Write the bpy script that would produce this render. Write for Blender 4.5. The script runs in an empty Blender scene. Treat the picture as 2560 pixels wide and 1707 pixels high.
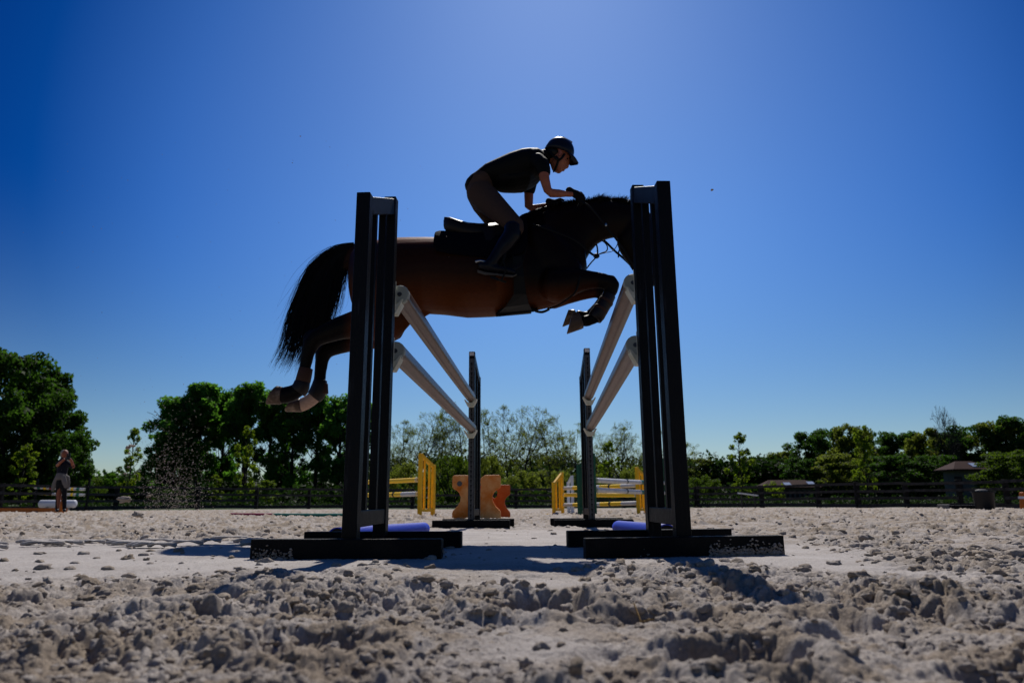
import bpy, bmesh, math, random
import numpy as np
from mathutils import Vector, Matrix
R = math.radians
random.seed(7)
rng = np.random.default_rng(11)
SC = bpy.context.scene
COL = SC.collection
# ------------------------------------------------------------------ camera
F = 1739.0; CX, CY = 1280.0, 853.5
PITCH, ROLL, HC = R(12.63), R(0.4), 0.24
fwd = Vector((0, math.cos(PITCH), math.sin(PITCH)))
up0 = Vector((0, -math.sin(PITCH), math.cos(PITCH)))
r0 = Vector((1, 0, 0))
rt = r0 * math.cos(ROLL) - up0 * math.sin(ROLL)
up = up0 * math.cos(ROLL) + r0 * math.sin(ROLL)
CAMP = Vector((0, 0, HC))
cd = bpy.data.cameras.new('camera'); cam = bpy.data.objects.new('camera', cd); COL.objects.link(cam)
M = Matrix((rt, up, -fwd)).transposed().to_4x4(); M.translation = CAMP
cam.matrix_world = M
cd.sensor_width = 36; cd.lens = F / 2560 * 36; cd.clip_start = 0.05; cd.clip_end = 3000
cd.dof.use_dof = True; cd.dof.focus_distance = 3.7; cd.dof.aperture_fstop = 4.0
SC.camera = cam
def P(px, py, Y):
    """world point at distance Y (along +Y) seen at photo pixel px, py"""
    d = fwd * F + rt * (px - CX) - up * (py - CY)
    return CAMP + d * (Y / d.y)
# ------------------------------------------------------------------ sky, sun, exposure
SUN_EL, SUN_AZ = R(50.5), R(4)      # azimuth from +Y towards +X
sund = Vector((math.sin(SUN_AZ) * math.cos(SUN_EL), math.cos(SUN_AZ) * math.cos(SUN_EL), math.sin(SUN_EL)))
W = bpy.data.worlds.new('World'); SC.world = W; W.use_nodes = True
nt = W.node_tree; nt.nodes.clear()
sky = nt.nodes.new('ShaderNodeTexSky'); sky.sky_type = 'NISHITA'; sky.sun_disc = False
sky.sun_elevation = SUN_EL; sky.sun_rotation = SUN_AZ
sky.air_density = 1.0; sky.dust_density = 0.4; sky.ozone_density = 4.0; sky.altitude = 100
gam = nt.nodes.new('ShaderNodeGamma'); gam.inputs['Gamma'].default_value = 1.0
hsv = nt.nodes.new('ShaderNodeHueSaturation'); hsv.inputs['Saturation'].default_value = 1.2
hsv.inputs['Hue'].default_value = 0.5
mul = nt.nodes.new('ShaderNodeMixRGB'); mul.blend_type = 'MULTIPLY'; mul.inputs[0].default_value = 1
mul.inputs[2].default_value = (.71, .86, 1.06, 1)
# the sky is deepest away from the sun's bearing (polarised, very clear air)
tc = nt.nodes.new('ShaderNodeTexCoord')
dot = nt.nodes.new('ShaderNodeVectorMath'); dot.operation = 'DOT_PRODUCT'
el2 = R(21)
dot.inputs[1].default_value = (math.sin(SUN_AZ) * math.cos(el2), math.cos(SUN_AZ) * math.cos(el2), math.sin(el2))
cr = nt.nodes.new('ShaderNodeValToRGB')
cr.color_ramp.elements[0].position = 0.0; cr.color_ramp.elements[0].color = (.34, .40, .48, 1)
cr.color_ramp.elements[1].position = 1.0; cr.color_ramp.elements[1].color = (1, 1, 1, 1)
for pos, c in ((0.25, (.30, .37, .46)), (0.55, (.06, .24, .48)), (0.70, (0.0, 0.14, 0.36)), (0.79, (0.02, 0.26, 0.50)), (0.87, (0.35, 0.56, 0.76)), (0.945, (0.70, 0.79, 0.89))):
    e = cr.color_ramp.elements.new(pos); e.color = (*c, 1)
bg = nt.nodes.new('ShaderNodeBackground'); bg.inputs['Strength'].default_value = 0.10
out = nt.nodes.new('ShaderNodeOutputWorld')
mul2 = nt.nodes.new('ShaderNodeMixRGB'); mul2.blend_type = 'MULTIPLY'; mul2.inputs[0].default_value = 1
L = nt.links
L.new(sky.outputs[0], gam.inputs[0]); L.new(gam.outputs[0], hsv.inputs['Color']); L.new(hsv.outputs[0], mul.inputs[1])
L.new(tc.outputs['Generated'], dot.inputs[0]); L.new(dot.outputs['Value'], cr.inputs[0])
sep = nt.nodes.new('ShaderNodeSeparateXYZ'); L.new(tc.outputs['Generated'], sep.inputs[0])
mrz = nt.nodes.new('ShaderNodeMapRange'); mrz.interpolation_type = 'SMOOTHSTEP'; mrz.inputs['From Min'].default_value = -.02; mrz.inputs['From Max'].default_value = .40; mrz.inputs['To Min'].default_value = 0; mrz.inputs['To Max'].default_value = 1
L.new(sep.outputs['Z'], mrz.inputs['Value'])
mxz = nt.nodes.new('ShaderNodeMixRGB'); mxz.inputs[1].default_value = (.82, .73, .62, 1); L.new(mrz.outputs[0], mxz.inputs[0]); L.new(cr.outputs[0], mxz.inputs[2])
L.new(mul.outputs[0], mul2.inputs[1]); L.new(mxz.outputs[0], mul2.inputs[2])
L.new(mul2.outputs[0], bg.inputs['Color']); L.new(bg.outputs[0], out.inputs[0])
sl = bpy.data.lights.new('sun', 'SUN'); sl.energy = 4.5; sl.angle = R(0.53); sl.color = (1.0, 0.95, 0.88)
so = bpy.data.objects.new('sun', sl); COL.objects.link(so)
so.rotation_euler = sund.to_track_quat('Z', 'Y').to_euler(); so.location = (0, 0, 30)
SC.view_settings.view_transform = 'Standard'; SC.view_settings.look = 'None'
SC.view_settings.exposure = 0.0; SC.view_settings.gamma = 1.0; SC.view_settings.use_curve_mapping = False
SC.render.engine = 'CYCLES'; SC.cycles.max_bounces = 6; SC.cycles.diffuse_bounces = 3
SC.cycles.transparent_max_bounces = 12

# ------------------------------------------------------------------ noise in numpy
def _hash(ix, iy, k):
    h = (ix.astype(np.int64) * 374761393 + iy.astype(np.int64) * 668265263 + k * 1442695041) & 0xffffffff
    h = ((h ^ (h >> 13)) * 1274126177) & 0xffffffff
    h = ((h ^ (h >> 16)) * 2246822519) & 0xffffffff
    return ((h ^ (h >> 15)) & 0xffffff) / float(0xffffff)
def vnoise(x, y, k=0):
    ix, iy = np.floor(x), np.floor(y); fx, fy = x - ix, y - iy
    u = fx * fx * fx * (fx * (fx * 6 - 15) + 10); v = fy * fy * fy * (fy * (fy * 6 - 15) + 10)
    a = _hash(ix, iy, k); b = _hash(ix + 1, iy, k); c = _hash(ix, iy + 1, k); d = _hash(ix + 1, iy + 1, k)
    return (a + (b - a) * u) * (1 - v) + (c + (d - c) * u) * v
def fbm(x, y, k=0, o=4):
    s = 0; a = 0.5; t = 0
    for i in range(o):
        s = s + a * vnoise(x, y, k + i * 17); t += a; a *= .5; x = x * 2.03 + 11.3; y = y * 2.03 - 7.7
    return s / t
def domes(x, y, s, k, pres):
    """irregular rounded lumps scattered on a jittered grid of size s; returns height"""
    gx, gy = x / s, y / s
    ix, iy = np.floor(gx), np.floor(gy); best = np.zeros_like(x)
    for dx in (-1, 0, 1):
        for dy in (-1, 0, 1):
            cx, cy = ix + dx, iy + dy
            px = cx + _hash(cx, cy, k); py = cy + _hash(cx, cy, k + 1)
            r = 0.42 + 0.45 * _hash(cx, cy, k + 2); on = _hash(cx, cy, k + 3) < pres
            hh = 0.4 + 0.6 * _hash(cx, cy, k + 4)
            an = _hash(cx, cy, k + 5) * 3.14; q = 0.55 + 0.45 * _hash(cx, cy, k + 6)
            ux, uy = gx - px, gy - py
            a = ux * np.cos(an) + uy * np.sin(an); b = (-ux * np.sin(an) + uy * np.cos(an)) / q
            d2 = (a * a + b * b) / (r * r)
            h = np.where(on, r * hh * np.clip(1 - d2 ** 1.4, 0, 1) ** .62, 0)
            best = np.maximum(best, h)
    return best * s
def sstep(a, b, v):
    t = np.clip((v - a) / (b - a), 0, 1); return t * t * (3 - 2 * t)
def gbase(x, y):
    z = np.interp(y, [0, 3.6, 7.5, 12.3, 18, 22, 40, 60], [0, 0, -.065, -.10, -.24, -.29, -.36, -.38])
    return z + 0.009 * np.clip(-x - 3, 0, 14) * sstep(6, 14, y)
def rough(x, y):
    """0 = trodden flat sand, 1 = cut-up cloddy sand"""
    w = (fbm(x * 1.6, y * 1.6, 5, 3) - .5) * 1.5
    near = 1 - sstep(1.65, 2.8, y + w * .7 + .12 * np.abs(x))
    right = sstep(1.15, 1.7, x + w * .6) * .85
    band = sstep(4.6, 5.2, y + w * .6 + .25 * np.clip(np.abs(x) - 1, 0, 3)) * sstep(.8, 1.3, np.abs(x + .1) + w * .4)
    far = sstep(5.6, 8, y) * .85
    r = np.maximum(np.maximum(near, right), np.maximum(band, far))
    # hoof-smoothed pan in the foreground
    d = ((x - .02 - .12 * (y - 1.1)) / .14) ** 2 + ((y - 1.25) / .28) ** 2
    r = r * (1 - .6 * np.exp(-d * 1.4))
    d = ((x - .10) / .16) ** 2 + ((y - 2.05) / .22) ** 2
    return np.clip(r * (1 - .75 * np.exp(-d)), 0.0, 1)
def ground(x, y):
    r = rough(x, y)
    w1x = (fbm(x * 9, y * 9, 31, 3) - .5); w1y = (fbm(x * 9, y * 9, 47, 3) - .5); w2x = (fbm(x * 45, y * 45, 33, 2) - .5); w2y = (fbm(x * 45, y * 45, 49, 2) - .5)
    wx = x + w1x * .10 + w2x * .022; wy = y + w1y * .10 + w2y * .022
    z = gbase(x, y) + (fbm(x * .8, y * .8, 3, 2) - .5) * .014 + (fbm(x * 3.5, y * 3.5, 9, 3) - .5) * .016 * (.25 + r)
    dist = np.clip((y - 6) / 20, 0, 1)
    c = domes(wx, wy, .16, 60, .35) * .16 + domes(wx, wy, .075, 70, .65) * .28 + domes(x + w2x * .02, y + w2y * .02, .040, 80, .85) * .52
    c = c + domes(x + w2x * .008, y + w2y * .008, .019, 90, .85) * .70 * (1 - dist)
    bil = 1 - np.abs(2 * fbm(x * 13, y * 13, 15, 4) - 1) * 2.2
    c = c + .006 * np.clip(bil, -.6, 1) * (.5 + .5 * vnoise(x * 4, y * 4, 18))
    patch = .45 + .9 * sstep(.35, .65, fbm(x * 2.2, y * 2.2, 23, 2))
    pits = sstep(.58, .8, fbm(x * 6, y * 6, 66, 2)) * .028
    z = z + r * patch * c * (1 + 1.6 * dist) - r * pits - r * .012
    fine_r = np.clip(np.maximum(r, .50 * sstep(.36, .60, fbm(x * 3, y * 3, 41, 3))), 0, 1)
    z = z + fine_r * (domes(x + w2x * .004, y + w2y * .004, .0105, 95, .85) * .62 + (fbm(x * 75, y * 75, 52, 2) - .5) * .005) * (1 - dist) + (1 - r) * (fbm(x * 30, y * 30, 12, 3) - .5) * .004
    # two deep hoof prints in the foreground
    for (hx, hy, hr, dp) in ((.03, 1.62, .10, .045), (.33, 1.12, .085, .04), (-.33, 1.22, .09, .035), (.62, 1.45, .08, .03), (-.75, 1.7, .09, .03)):
        d = np.sqrt(((x - hx) / 1.25) ** 2 + (y - hy) ** 2) / hr + (fbm(x * 25, y * 25, 8, 2) - .5) * .5
        z = z - dp * np.exp(-(d * 1.1) ** 4) + dp * .55 * np.exp(-((d - 1.35) * 3.2) ** 2)
    return z
def gz(x, y):
    return float(gbase(np.array([float(x)]), np.array([float(y)]))[0])

# ------------------------------------------------------------------ materials
MAT = {}
def mat(name, col, rough=.6, metal=0, noise=None, nscale=20, col2=None, bump=0, bscale=60, spec=.22, coat=0, sheen=0, stretch=None, trans=None, lo=.35, hi=.65):
    m = bpy.data.materials.new(name); m.use_nodes = True; n = m.node_tree; MAT[name] = m
    b = n.nodes['Principled BSDF']
    b.inputs['Base Color'].default_value = (*col, 1); b.inputs['Roughness'].default_value = rough
    b.inputs['Metallic'].default_value = metal; b.inputs['Specular IOR Level'].default_value = spec
    b.inputs['Coat Weight'].default_value = coat; b.inputs['Coat Roughness'].default_value = .15
    if sheen: b.inputs['Sheen Weight'].default_value = sheen
    t = n.nodes.new('ShaderNodeTexCoord'); src = t.outputs['Object']
    if stretch:
        mp = n.nodes.new('ShaderNodeMapping'); mp.inputs['Scale'].default_value = stretch; n.links.new(src, mp.inputs[0]); src = mp.outputs[0]
    if col2:
        no = n.nodes.new('ShaderNodeTexNoise'); no.inputs['Scale'].default_value = nscale; no.inputs['Detail'].default_value = 5; no.inputs['Roughness'].default_value = .65
        n.links.new(src, no.inputs['Vector'])
        rp = n.nodes.new('ShaderNodeValToRGB'); rp.color_ramp.elements[0].position = lo; rp.color_ramp.elements[1].position = hi
        rp.color_ramp.elements[0].color = (*col, 1); rp.color_ramp.elements[1].color = (*col2, 1)
        n.links.new(no.outputs[0], rp.inputs[0]); n.links.new(rp.outputs[0], b.inputs['Base Color'])
    if bump:
        no = n.nodes.new('ShaderNodeTexNoise'); no.inputs['Scale'].default_value = bscale; no.inputs['Detail'].default_value = 4
        n.links.new(src, no.inputs['Vector'])
        bp = n.nodes.new('ShaderNodeBump'); bp.inputs['Strength'].default_value = bump; bp.inputs['Distance'].default_value = .01
        n.links.new(no.outputs[0], bp.inputs['Height']); n.links.new(bp.outputs[0], b.inputs['Normal'])
    if trans:
        tr = n.nodes.new('ShaderNodeBsdfTranslucent'); tr.inputs[0].default_value = (*trans, 1)
        ad = n.nodes.new('ShaderNodeMixShader'); ad.inputs[0].default_value = .45
        n.links.new(b.outputs[0], ad.inputs[1]); n.links.new(tr.outputs[0], ad.inputs[2])
        n.links.new(ad.outputs[0], n.nodes['Material Output'].inputs[0])
    return m
def leafmat(name, dark, light, trans, w=.4):
    """leaves: colour varies clump to clump through a noise in object space"""
    m = mat(name, dark, rough=.7, col2=light, nscale=.55, trans=trans, spec=.12, lo=.4, hi=.62)
    for n in m.node_tree.nodes:
        if n.type == 'MIX_SHADER': n.inputs[0].default_value = w
    return m
# sand and the field beyond it
m = bpy.data.materials.new('sand'); m.use_nodes = True; MAT['sand'] = m; n = m.node_tree; b = n.nodes['Principled BSDF']
t = n.nodes.new('ShaderNodeTexCoord')
def ntex(scale, det=6, r=.6):
    q = n.nodes.new('ShaderNodeTexNoise'); q.inputs['Scale'].default_value = scale; q.inputs['Detail'].default_value = det; q.inputs['Roughness'].default_value = r
    n.links.new(t.outputs['Object'], q.inputs['Vector']); return q
def ramp(src, stops):
    q = n.nodes.new('ShaderNodeValToRGB'); e = q.color_ramp.elements
    e[0].position, e[0].color = stops[0][0], (*stops[0][1], 1); e[1].position, e[1].color = stops[-1][0], (*stops[-1][1], 1)
    for p_, c_ in stops[1:-1]:
        w_ = e.new(p_); w_.color = (*c_, 1)
    n.links.new(src, q.inputs[0]); return q
c1 = ramp(ntex(2.2, 8, .7).outputs[0], [(.3, (.35, .32, .30)), (.5, (.45, .415, .395)), (.72, (.53, .495, .475))])
c2 = ramp(ntex(160, 3).outputs[0], [(.3, (.62, .60, .58)), (.6, (1, 1, 1))])
mx = n.nodes.new('ShaderNodeMixRGB'); mx.blend_type = 'MULTIPLY'; mx.inputs[0].default_value = .8
n.links.new(c1.outputs[0], mx.inputs[1]); n.links.new(c2.outputs[0], mx.inputs[2])
at = n.nodes.new('ShaderNodeAttribute'); at.attribute_name = 'dark_tone'  # darkens the sand where it is cut up, and each loose clod
mr = n.nodes.new('ShaderNodeMixRGB'); mr.blend_type = 'MULTIPLY'; mr.inputs[2].default_value = (.66, .58, .47, 1)
n.links.new(at.outputs['Fac'], mr.inputs[0]); n.links.new(mx.outputs[0], mr.inputs[1]); n.links.new(mr.outputs[0], b.inputs['Base Color'])
b.inputs['Roughness'].default_value = .95; b.inputs['Specular IOR Level'].default_value = .25
bn = n.nodes.new('ShaderNodeBump'); bn.inputs['Strength'].default_value = .9; bn.inputs['Distance'].default_value = .006
n.links.new(ntex(120, 6, .75).outputs[0], bn.inputs['Height']); n.links.new(bn.outputs[0], b.inputs['Normal'])
mat('field_grass', (.02, .035, .008), .9, col2=(.05, .08, .015), nscale=.8, bump=.5, bscale=9)
mat('black_paint', (.003, .003, .004), .42, spec=.10, col2=(.030, .030, .036), nscale=30, lo=.60, hi=.82, bump=.5, bscale=160, coat=.0, stretch=(1, 1, .12))
mat('black_foot', (.004, .004, .005), .6, spec=.08, col2=(.012, .011, .010), nscale=7, bump=.5, bscale=120, lo=.48, hi=.8)
mat('grey_steel', (.05, .053, .057), .5, metal=.3, col2=(.085, .085, .09), nscale=14)
mat('hole_dark', (.004, .004, .005), .8)
mat('pole_mauve', (.105, .050, .035), .36, col2=(.062, .030, .021), nscale=8, bump=.15, bscale=40, stretch=(6, 1, 6), spec=.4)
mat('cup_white', (.62, .62, .54), .45, col2=(.45, .44, .32), nscale=12)
mat('cup_grey', (.30, .32, .28), .5)
mat('bolt_steel', (.08, .08, .085), .35, metal=.8)
mat('blue_foam', (.015, .035, .36), .5, spec=.15, col2=(.05, .09, .45), nscale=60, bump=.25, bscale=90, lo=.58, hi=.72)
mat('yellow_paint', (.90, .50, .010), .5, col2=(.72, .38, .008), nscale=5)
mat('yellow_band', (.92, .58, .02), .4)
mat('white_band', (.62, .60, .58), .4, col2=(.5, .48, .46), nscale=6)
mat('green_band', (.01, .12, .07), .4)
mat('green_paint', (.005, .07, .035), .5)
mat('red_band', (.22, .012, .02), .4)
mat('white_paint', (.60, .62, .66), .4)
mat('orange_block', (.60, .15, .010), .6, col2=(.74, .38, .14), nscale=4.5, bump=.3, bscale=60, lo=.40, hi=.68)
mat('orange_block_dark', (.36, .070, .007), .6, col2=(.44, .13, .035), nscale=4.5, bump=.3, bscale=60, lo=.42, hi=.7)
mat('orange_plank', (.40, .11, .012), .5)
mat('fence_wood', (.006, .0055, .005), .85, spec=.15, col2=(.014, .013, .012), nscale=6, bump=.4, bscale=30)
mat('rail_wood', (.014, .013, .0125), .75, spec=.2, col2=(.045, .042, .04), nscale=5, bump=.3, bscale=30)
mat('bark_dark', (.014, .011, .009), .9, col2=(.035, .028, .022), nscale=4)
mat('bark_grey', (.016, .014, .012), .9, col2=(.035, .03, .025), nscale=3)
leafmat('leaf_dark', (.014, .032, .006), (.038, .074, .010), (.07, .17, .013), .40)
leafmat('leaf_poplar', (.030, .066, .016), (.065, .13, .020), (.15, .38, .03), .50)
leafmat('leaf_shade', (.008, .018, .004), (.018, .034, .006), (.03, .07, .008), .30)  # tree shade put into a darker leaf colour for undergrowth and verge
leafmat('leaf_olive', (.034, .050, .008), (.080, .10, .016), (.22, .28, .03), .48)
leafmat('leaf_bright', (.040, .075, .005), (.075, .12, .008), (.22, .32, .015), .5)
leafmat('leaf_bush', (.020, .045, .004), (.045, .075, .006), (.10, .17, .01), .45)
mat('roof_tile', (.030, .013, .011), .85, spec=.1, col2=(.045, .020, .016), nscale=3)
mat('wall_grey', (.05, .05, .055), .8, col2=(.075, .072, .075), nscale=2)
mat('glass_sky', (.35, .40, .50), .08, spec=1)
mat('dark_void', (.01, .01, .012), .8)
mat('tub_black', (.010, .010, .012), .5)
mat('grey_plank', (.16, .15, .14), .7)
mat('straw', (.35, .22, .08), .8)
# animal and people
def coatmat():
    m = bpy.data.materials.new('horse_coat'); m.use_nodes = True; MAT['horse_coat'] = m; n = m.node_tree; b = n.nodes['Principled BSDF']
    a = n.nodes.new('ShaderNodeVertexColor'); a.layer_name = 'coat'
    t = n.nodes.new('ShaderNodeTexCoord'); mp = n.nodes.new('ShaderNodeMapping'); mp.inputs['Scale'].default_value = (9, 30, 30); n.links.new(t.outputs['Object'], mp.inputs[0])
    no = n.nodes.new('ShaderNodeTexNoise'); no.inputs['Scale'].default_value = 4; no.inputs['Detail'].default_value = 6; n.links.new(mp.outputs[0], no.inputs['Vector'])
    rp = n.nodes.new('ShaderNodeValToRGB'); rp.color_ramp.elements[0].color = (.72, .70, .68, 1); rp.color_ramp.elements[0].position = .3; rp.color_ramp.elements[1].position = .7
    n.links.new(no.outputs[0], rp.inputs[0])
    mx = n.nodes.new('ShaderNodeMixRGB'); mx.blend_type = 'MULTIPLY'; mx.inputs[0].default_value = 1
    n.links.new(a.outputs[0], mx.inputs[1]); n.links.new(rp.outputs[0], mx.inputs[2]); n.links.new(mx.outputs[0], b.inputs['Base Color'])
    b.inputs['Roughness'].default_value = .40; b.inputs['Specular IOR Level'].default_value = .07
    bp = n.nodes.new('ShaderNodeBump'); bp.inputs['Strength'].default_value = .25; bp.inputs['Distance'].default_value = .004
    n.links.new(no.outputs[0], bp.inputs['Height']); n.links.new(bp.outputs[0], b.inputs['Normal'])
coatmat()
mat('hair_black', (.002, .0015, .0015), .42, spec=.15)
mat('hoof_horn', (.060, .036, .022), .42, col2=(.24, .17, .12), nscale=16, stretch=(1, 1, 1), bump=.2, bscale=80, lo=.5, hi=.75)
mat('boot_leather', (.006, .004, .003), .45, spec=.25, col2=(.011, .005, .003), nscale=12)
mat('strap_brown', (.035, .013, .006), .6)
mat('tack_black', (.003, .0028, .0028), .5, spec=.12)
mat('saddle_leather', (.006, .003, .002), .5, spec=.2)
mat('pad_navy', (.002, .002, .005), .9, spec=.04, bump=.4, bscale=200)
mat('shirt_black', (.002, .002, .0026), .65, spec=.10, bump=.3, bscale=25)
mat('breeches', (.045, .027, .021), .85, spec=.1, bump=.25, bscale=30)
mat('boot_black', (.003, .003, .006), .35, spec=.15)
mat('sole_rubber', (.06, .052, .042), .7)
mat('steel', (.35, .35, .36), .3, metal=1)
mat('helmet_shell', (.0025, .003, .009), .33, spec=.2)
mat('skin', (.28, .095, .052), .5, spec=.2, col2=(.22, .07, .038), nscale=20)
mat('glove', (.003, .003, .0035), .7, spec=.1)
mat('ear_skin', (.24, .075, .055), .5)
mat('hair_grey', (.22, .19, .16), .6)
mat('shirt_navy', (.004, .005, .012), .8)
mat('jacket_grey', (.14, .125, .12), .8, bump=.3, bscale=20)
mat('trousers_black', (.006, .006, .008), .8)
mat('device_black', (.008, .008, .009), .35)

# ------------------------------------------------------------------ mesh builder
class MB:
    def __init__(s): s.v = []; s.f = []; s.mi = []; s.cur = 0
    def add(s, vs, fs):
        o = len(s.v); s.v += [tuple(p) for p in vs]
        s.f += [tuple(i + o for i in q) for q in fs]; s.mi += [s.cur] * len(fs); return s
    def box(s, c, size, rz=0, taper=1):
        cx, cy, cz = c; x, y, z = [k / 2 for k in size]; cs, sn = math.cos(rz), math.sin(rz); vs = []
        for dz in (-z, z):
            k = taper if dz > 0 else 1
            for dx, dy in ((-x, -y), (x, -y), (x, y), (-x, y)):
                dx *= k; dy *= k
                vs.append((cx + dx * cs - dy * sn, cy + dx * sn + dy * cs, cz + dz))
        return s.add(vs, [(3, 2, 1, 0), (4, 5, 6, 7), (0, 1, 5, 4), (1, 2, 6, 5), (2, 3, 7, 6), (3, 0, 4, 7)])
    def bar(s, a, b_, w, h, upv=(0, 0, 1)):
        a, b_ = Vector(a), Vector(b_); t_ = (b_ - a).normalized(); sd = t_.cross(Vector(upv)).normalized(); u_ = sd.cross(t_)
        vs = [p + sd * i * w / 2 + u_ * j * h / 2 for p in (a, b_) for i, j in ((-1, -1), (1, -1), (1, 1), (-1, 1))]
        return s.add(vs, [(0, 1, 2, 3), (7, 6, 5, 4), (0, 4, 5, 1), (1, 5, 6, 2), (2, 6, 7, 3), (3, 7, 4, 0)])
    def tube(s, pts, rad, seg=10, side=None, cap=True, mats=None):
        """rad: number, or (a, b) per point: a across, b along side"""
        pts = [Vector(p) for p in pts]; n_ = len(pts); vs = []; fs = []
        for i, p in enumerate(pts):
            t_ = (pts[min(i + 1, n_ - 1)] - pts[max(i - 1, 0)]).normalized()
            if side is not None: sd = Vector(side)
            else: sd = Vector((0, 1, 0)) if abs(t_.y) < .9 else Vector((1, 0, 0))
            sd = (sd - t_ * sd.dot(t_)).normalized(); nn = t_.cross(sd)
            r_ = rad[i] if isinstance(rad, (list, tuple)) else rad
            ra, rb = r_ if isinstance(r_, (tuple, list)) else (r_, r_)
            for k in range(seg):
                an = 2 * math.pi * k / seg; vs.append(p + nn * ra * math.cos(an) + sd * rb * math.sin(an))
        o = len(s.v); s.v += [tuple(p) for p in vs]
        for i in range(n_ - 1):
            for k in range(seg):
                s.f.append((o + i * seg + k, o + (i + 1) * seg + k, o + (i + 1) * seg + (k + 1) % seg, o + i * seg + (k + 1) % seg))
                s.mi.append(mats[i] if mats else s.cur)
        if cap:
            s.f.append(tuple(o + k for k in range(seg))); s.mi.append(mats[0] if mats else s.cur)
            s.f.append(tuple(o + (n_ - 1) * seg + k for k in reversed(range(seg)))); s.mi.append(mats[-1] if mats else s.cur)
        return s
    def limb(s, pts, rad, seg=12, side=None):
        """tube with rounded ends"""
        pts = [Vector(p) for p in pts]; rr = [(r_ if isinstance(r_, (tuple, list)) else (r_, r_)) for r_ in rad]
        P_, R_ = [], []
        d0 = (pts[0] - pts[1]).normalized(); d1 = (pts[-1] - pts[-2]).normalized()
        for k in (.95, .7, .35):
            c = math.sqrt(1 - k * k); P_.append(pts[0] + d0 * max(rr[0]) * k * .8); R_.append((rr[0][0] * c, rr[0][1] * c))
        P_ += pts; R_ += rr
        for k in (.35, .7, .95):
            c = math.sqrt(1 - k * k); P_.append(pts[-1] + d1 * max(rr[-1]) * k * .8); R_.append((rr[-1][0] * c, rr[-1][1] * c))
        return s.tube(P_, R_, seg, side)
    def loft(s, rings, cap=True):
        n_ = len(rings[0]); o = len(s.v)
        for r_ in rings: s.v += [tuple(p) for p in r_]
        for i in range(len(rings) - 1):
            for k in range(n_):
                s.f.append((o + i * n_ + k, o + i * n_ + (k + 1) % n_, o + (i + 1) * n_ + (k + 1) % n_, o + (i + 1) * n_ + k)); s.mi.append(s.cur)
        if cap:
            s.f.append(tuple(o + k for k in reversed(range(n_)))); s.mi.append(s.cur)
            s.f.append(tuple(o + (len(rings) - 1) * n_ + k for k in range(n_))); s.mi.append(s.cur)
        return s
    def ell(s, c, r_, seg=16, rings=10, rot=None):
        c = Vector(c); rs = []
        for i in range(1, rings):
            th = math.pi * i / rings; ring = []
            for k in range(seg):
                an = 2 * math.pi * k / seg
                p = Vector((r_[0] * math.sin(th) * math.cos(an), r_[1] * math.sin(th) * math.sin(an), r_[2] * math.cos(th)))
                if rot: p = rot @ p
                ring.append(c + p)
            rs.append(ring)
        return s.loft(rs)
    def cyl(s, a, b_, r_, seg=20): return s.tube([a, b_], r_, seg)
def root_loc(o):
    v = Vector((0, 0, 0))
    while o is not None: v += o.location; o = o.parent
    return v
def tag(o, label=None, cat=None, group=None, kind=None):
    if label: o['label'] = label
    if cat: o['category'] = cat
    if group: o['group'] = group
    if kind: o['kind'] = kind
    return o
def obj(name, mb, mats, parent=None, smooth=False, bevel=0, world=True, sub=0):
    me = bpy.data.meshes.new(name)
    off = root_loc(parent) if (parent is not None and world) else Vector((0, 0, 0))
    me.from_pydata([(x - off.x, y - off.y, z - off.z) for x, y, z in mb.v], [], mb.f)
    for k in (mats if isinstance(mats, (list, tuple)) else [mats]): me.materials.append(MAT[k])
    me.polygons.foreach_set('material_index', mb.mi)
    bm = bmesh.new(); bm.from_mesh(me); bmesh.ops.recalc_face_normals(bm, faces=bm.faces); bm.to_mesh(me); bm.free()
    if smooth: me.polygons.foreach_set('use_smooth', [True] * len(me.polygons))
    me.update()
    o = bpy.data.objects.new(name, me); COL.objects.link(o)
    if parent is not None: o.parent = parent
    if bevel:
        q = o.modifiers.new('bevel', 'BEVEL'); q.width = bevel; q.segments = 2; q.limit_method = 'ANGLE'
    if sub:
        q = o.modifiers.new('sub', 'SUBSURF'); q.levels = q.render_levels = sub
    return o
def thing(name, label, cat, loc=(0, 0, 0), group=None):
    o = bpy.data.objects.new(name, None); COL.objects.link(o); o.location = loc; o.empty_display_size = .1
    return tag(o, label, cat, group)
def place_mesh(name, me, parent=None, smooth=True):
    if smooth: me.polygons.foreach_set('use_smooth', [True] * len(me.polygons))
    o = bpy.data.objects.new(name, me); COL.objects.link(o)
    if parent is not None: o.parent = parent
    return o
def fused(name, mb, m_, parent, voxel, smooth_it=6, fac=.5, world=True):
    """union of overlapping closed shapes as ONE continuous smooth skin"""
    me = bpy.data.meshes.new(name + '_tmp'); off = root_loc(parent) if world else Vector((0, 0, 0))
    me.from_pydata([(x - off.x, y - off.y, z - off.z) for x, y, z in mb.v], [], mb.f)
    bm = bmesh.new(); bm.from_mesh(me); bmesh.ops.recalc_face_normals(bm, faces=bm.faces); bm.to_mesh(me); bm.free()
    o = bpy.data.objects.new(name + '_tmp', me); COL.objects.link(o)
    q = o.modifiers.new('r', 'REMESH'); q.mode = 'VOXEL'; q.voxel_size = voxel; q.adaptivity = 0
    q = o.modifiers.new('s', 'SMOOTH'); q.iterations = smooth_it; q.factor = fac
    dg = bpy.context.evaluated_depsgraph_get(); dg.update()
    out_ = bpy.data.meshes.new_from_object(o.evaluated_get(dg)); out_.name = name
    bpy.data.objects.remove(o); bpy.data.meshes.remove(me)
    out_.materials.clear(); out_.materials.append(MAT[m_])
    return place_mesh(name, out_, parent)
def copy_tree(o, parent=None):
    c = o.copy(); COL.objects.link(c)
    if parent is not None: c.parent = parent
    for ch in list(o.children): copy_tree(ch, c)
    return c

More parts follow.
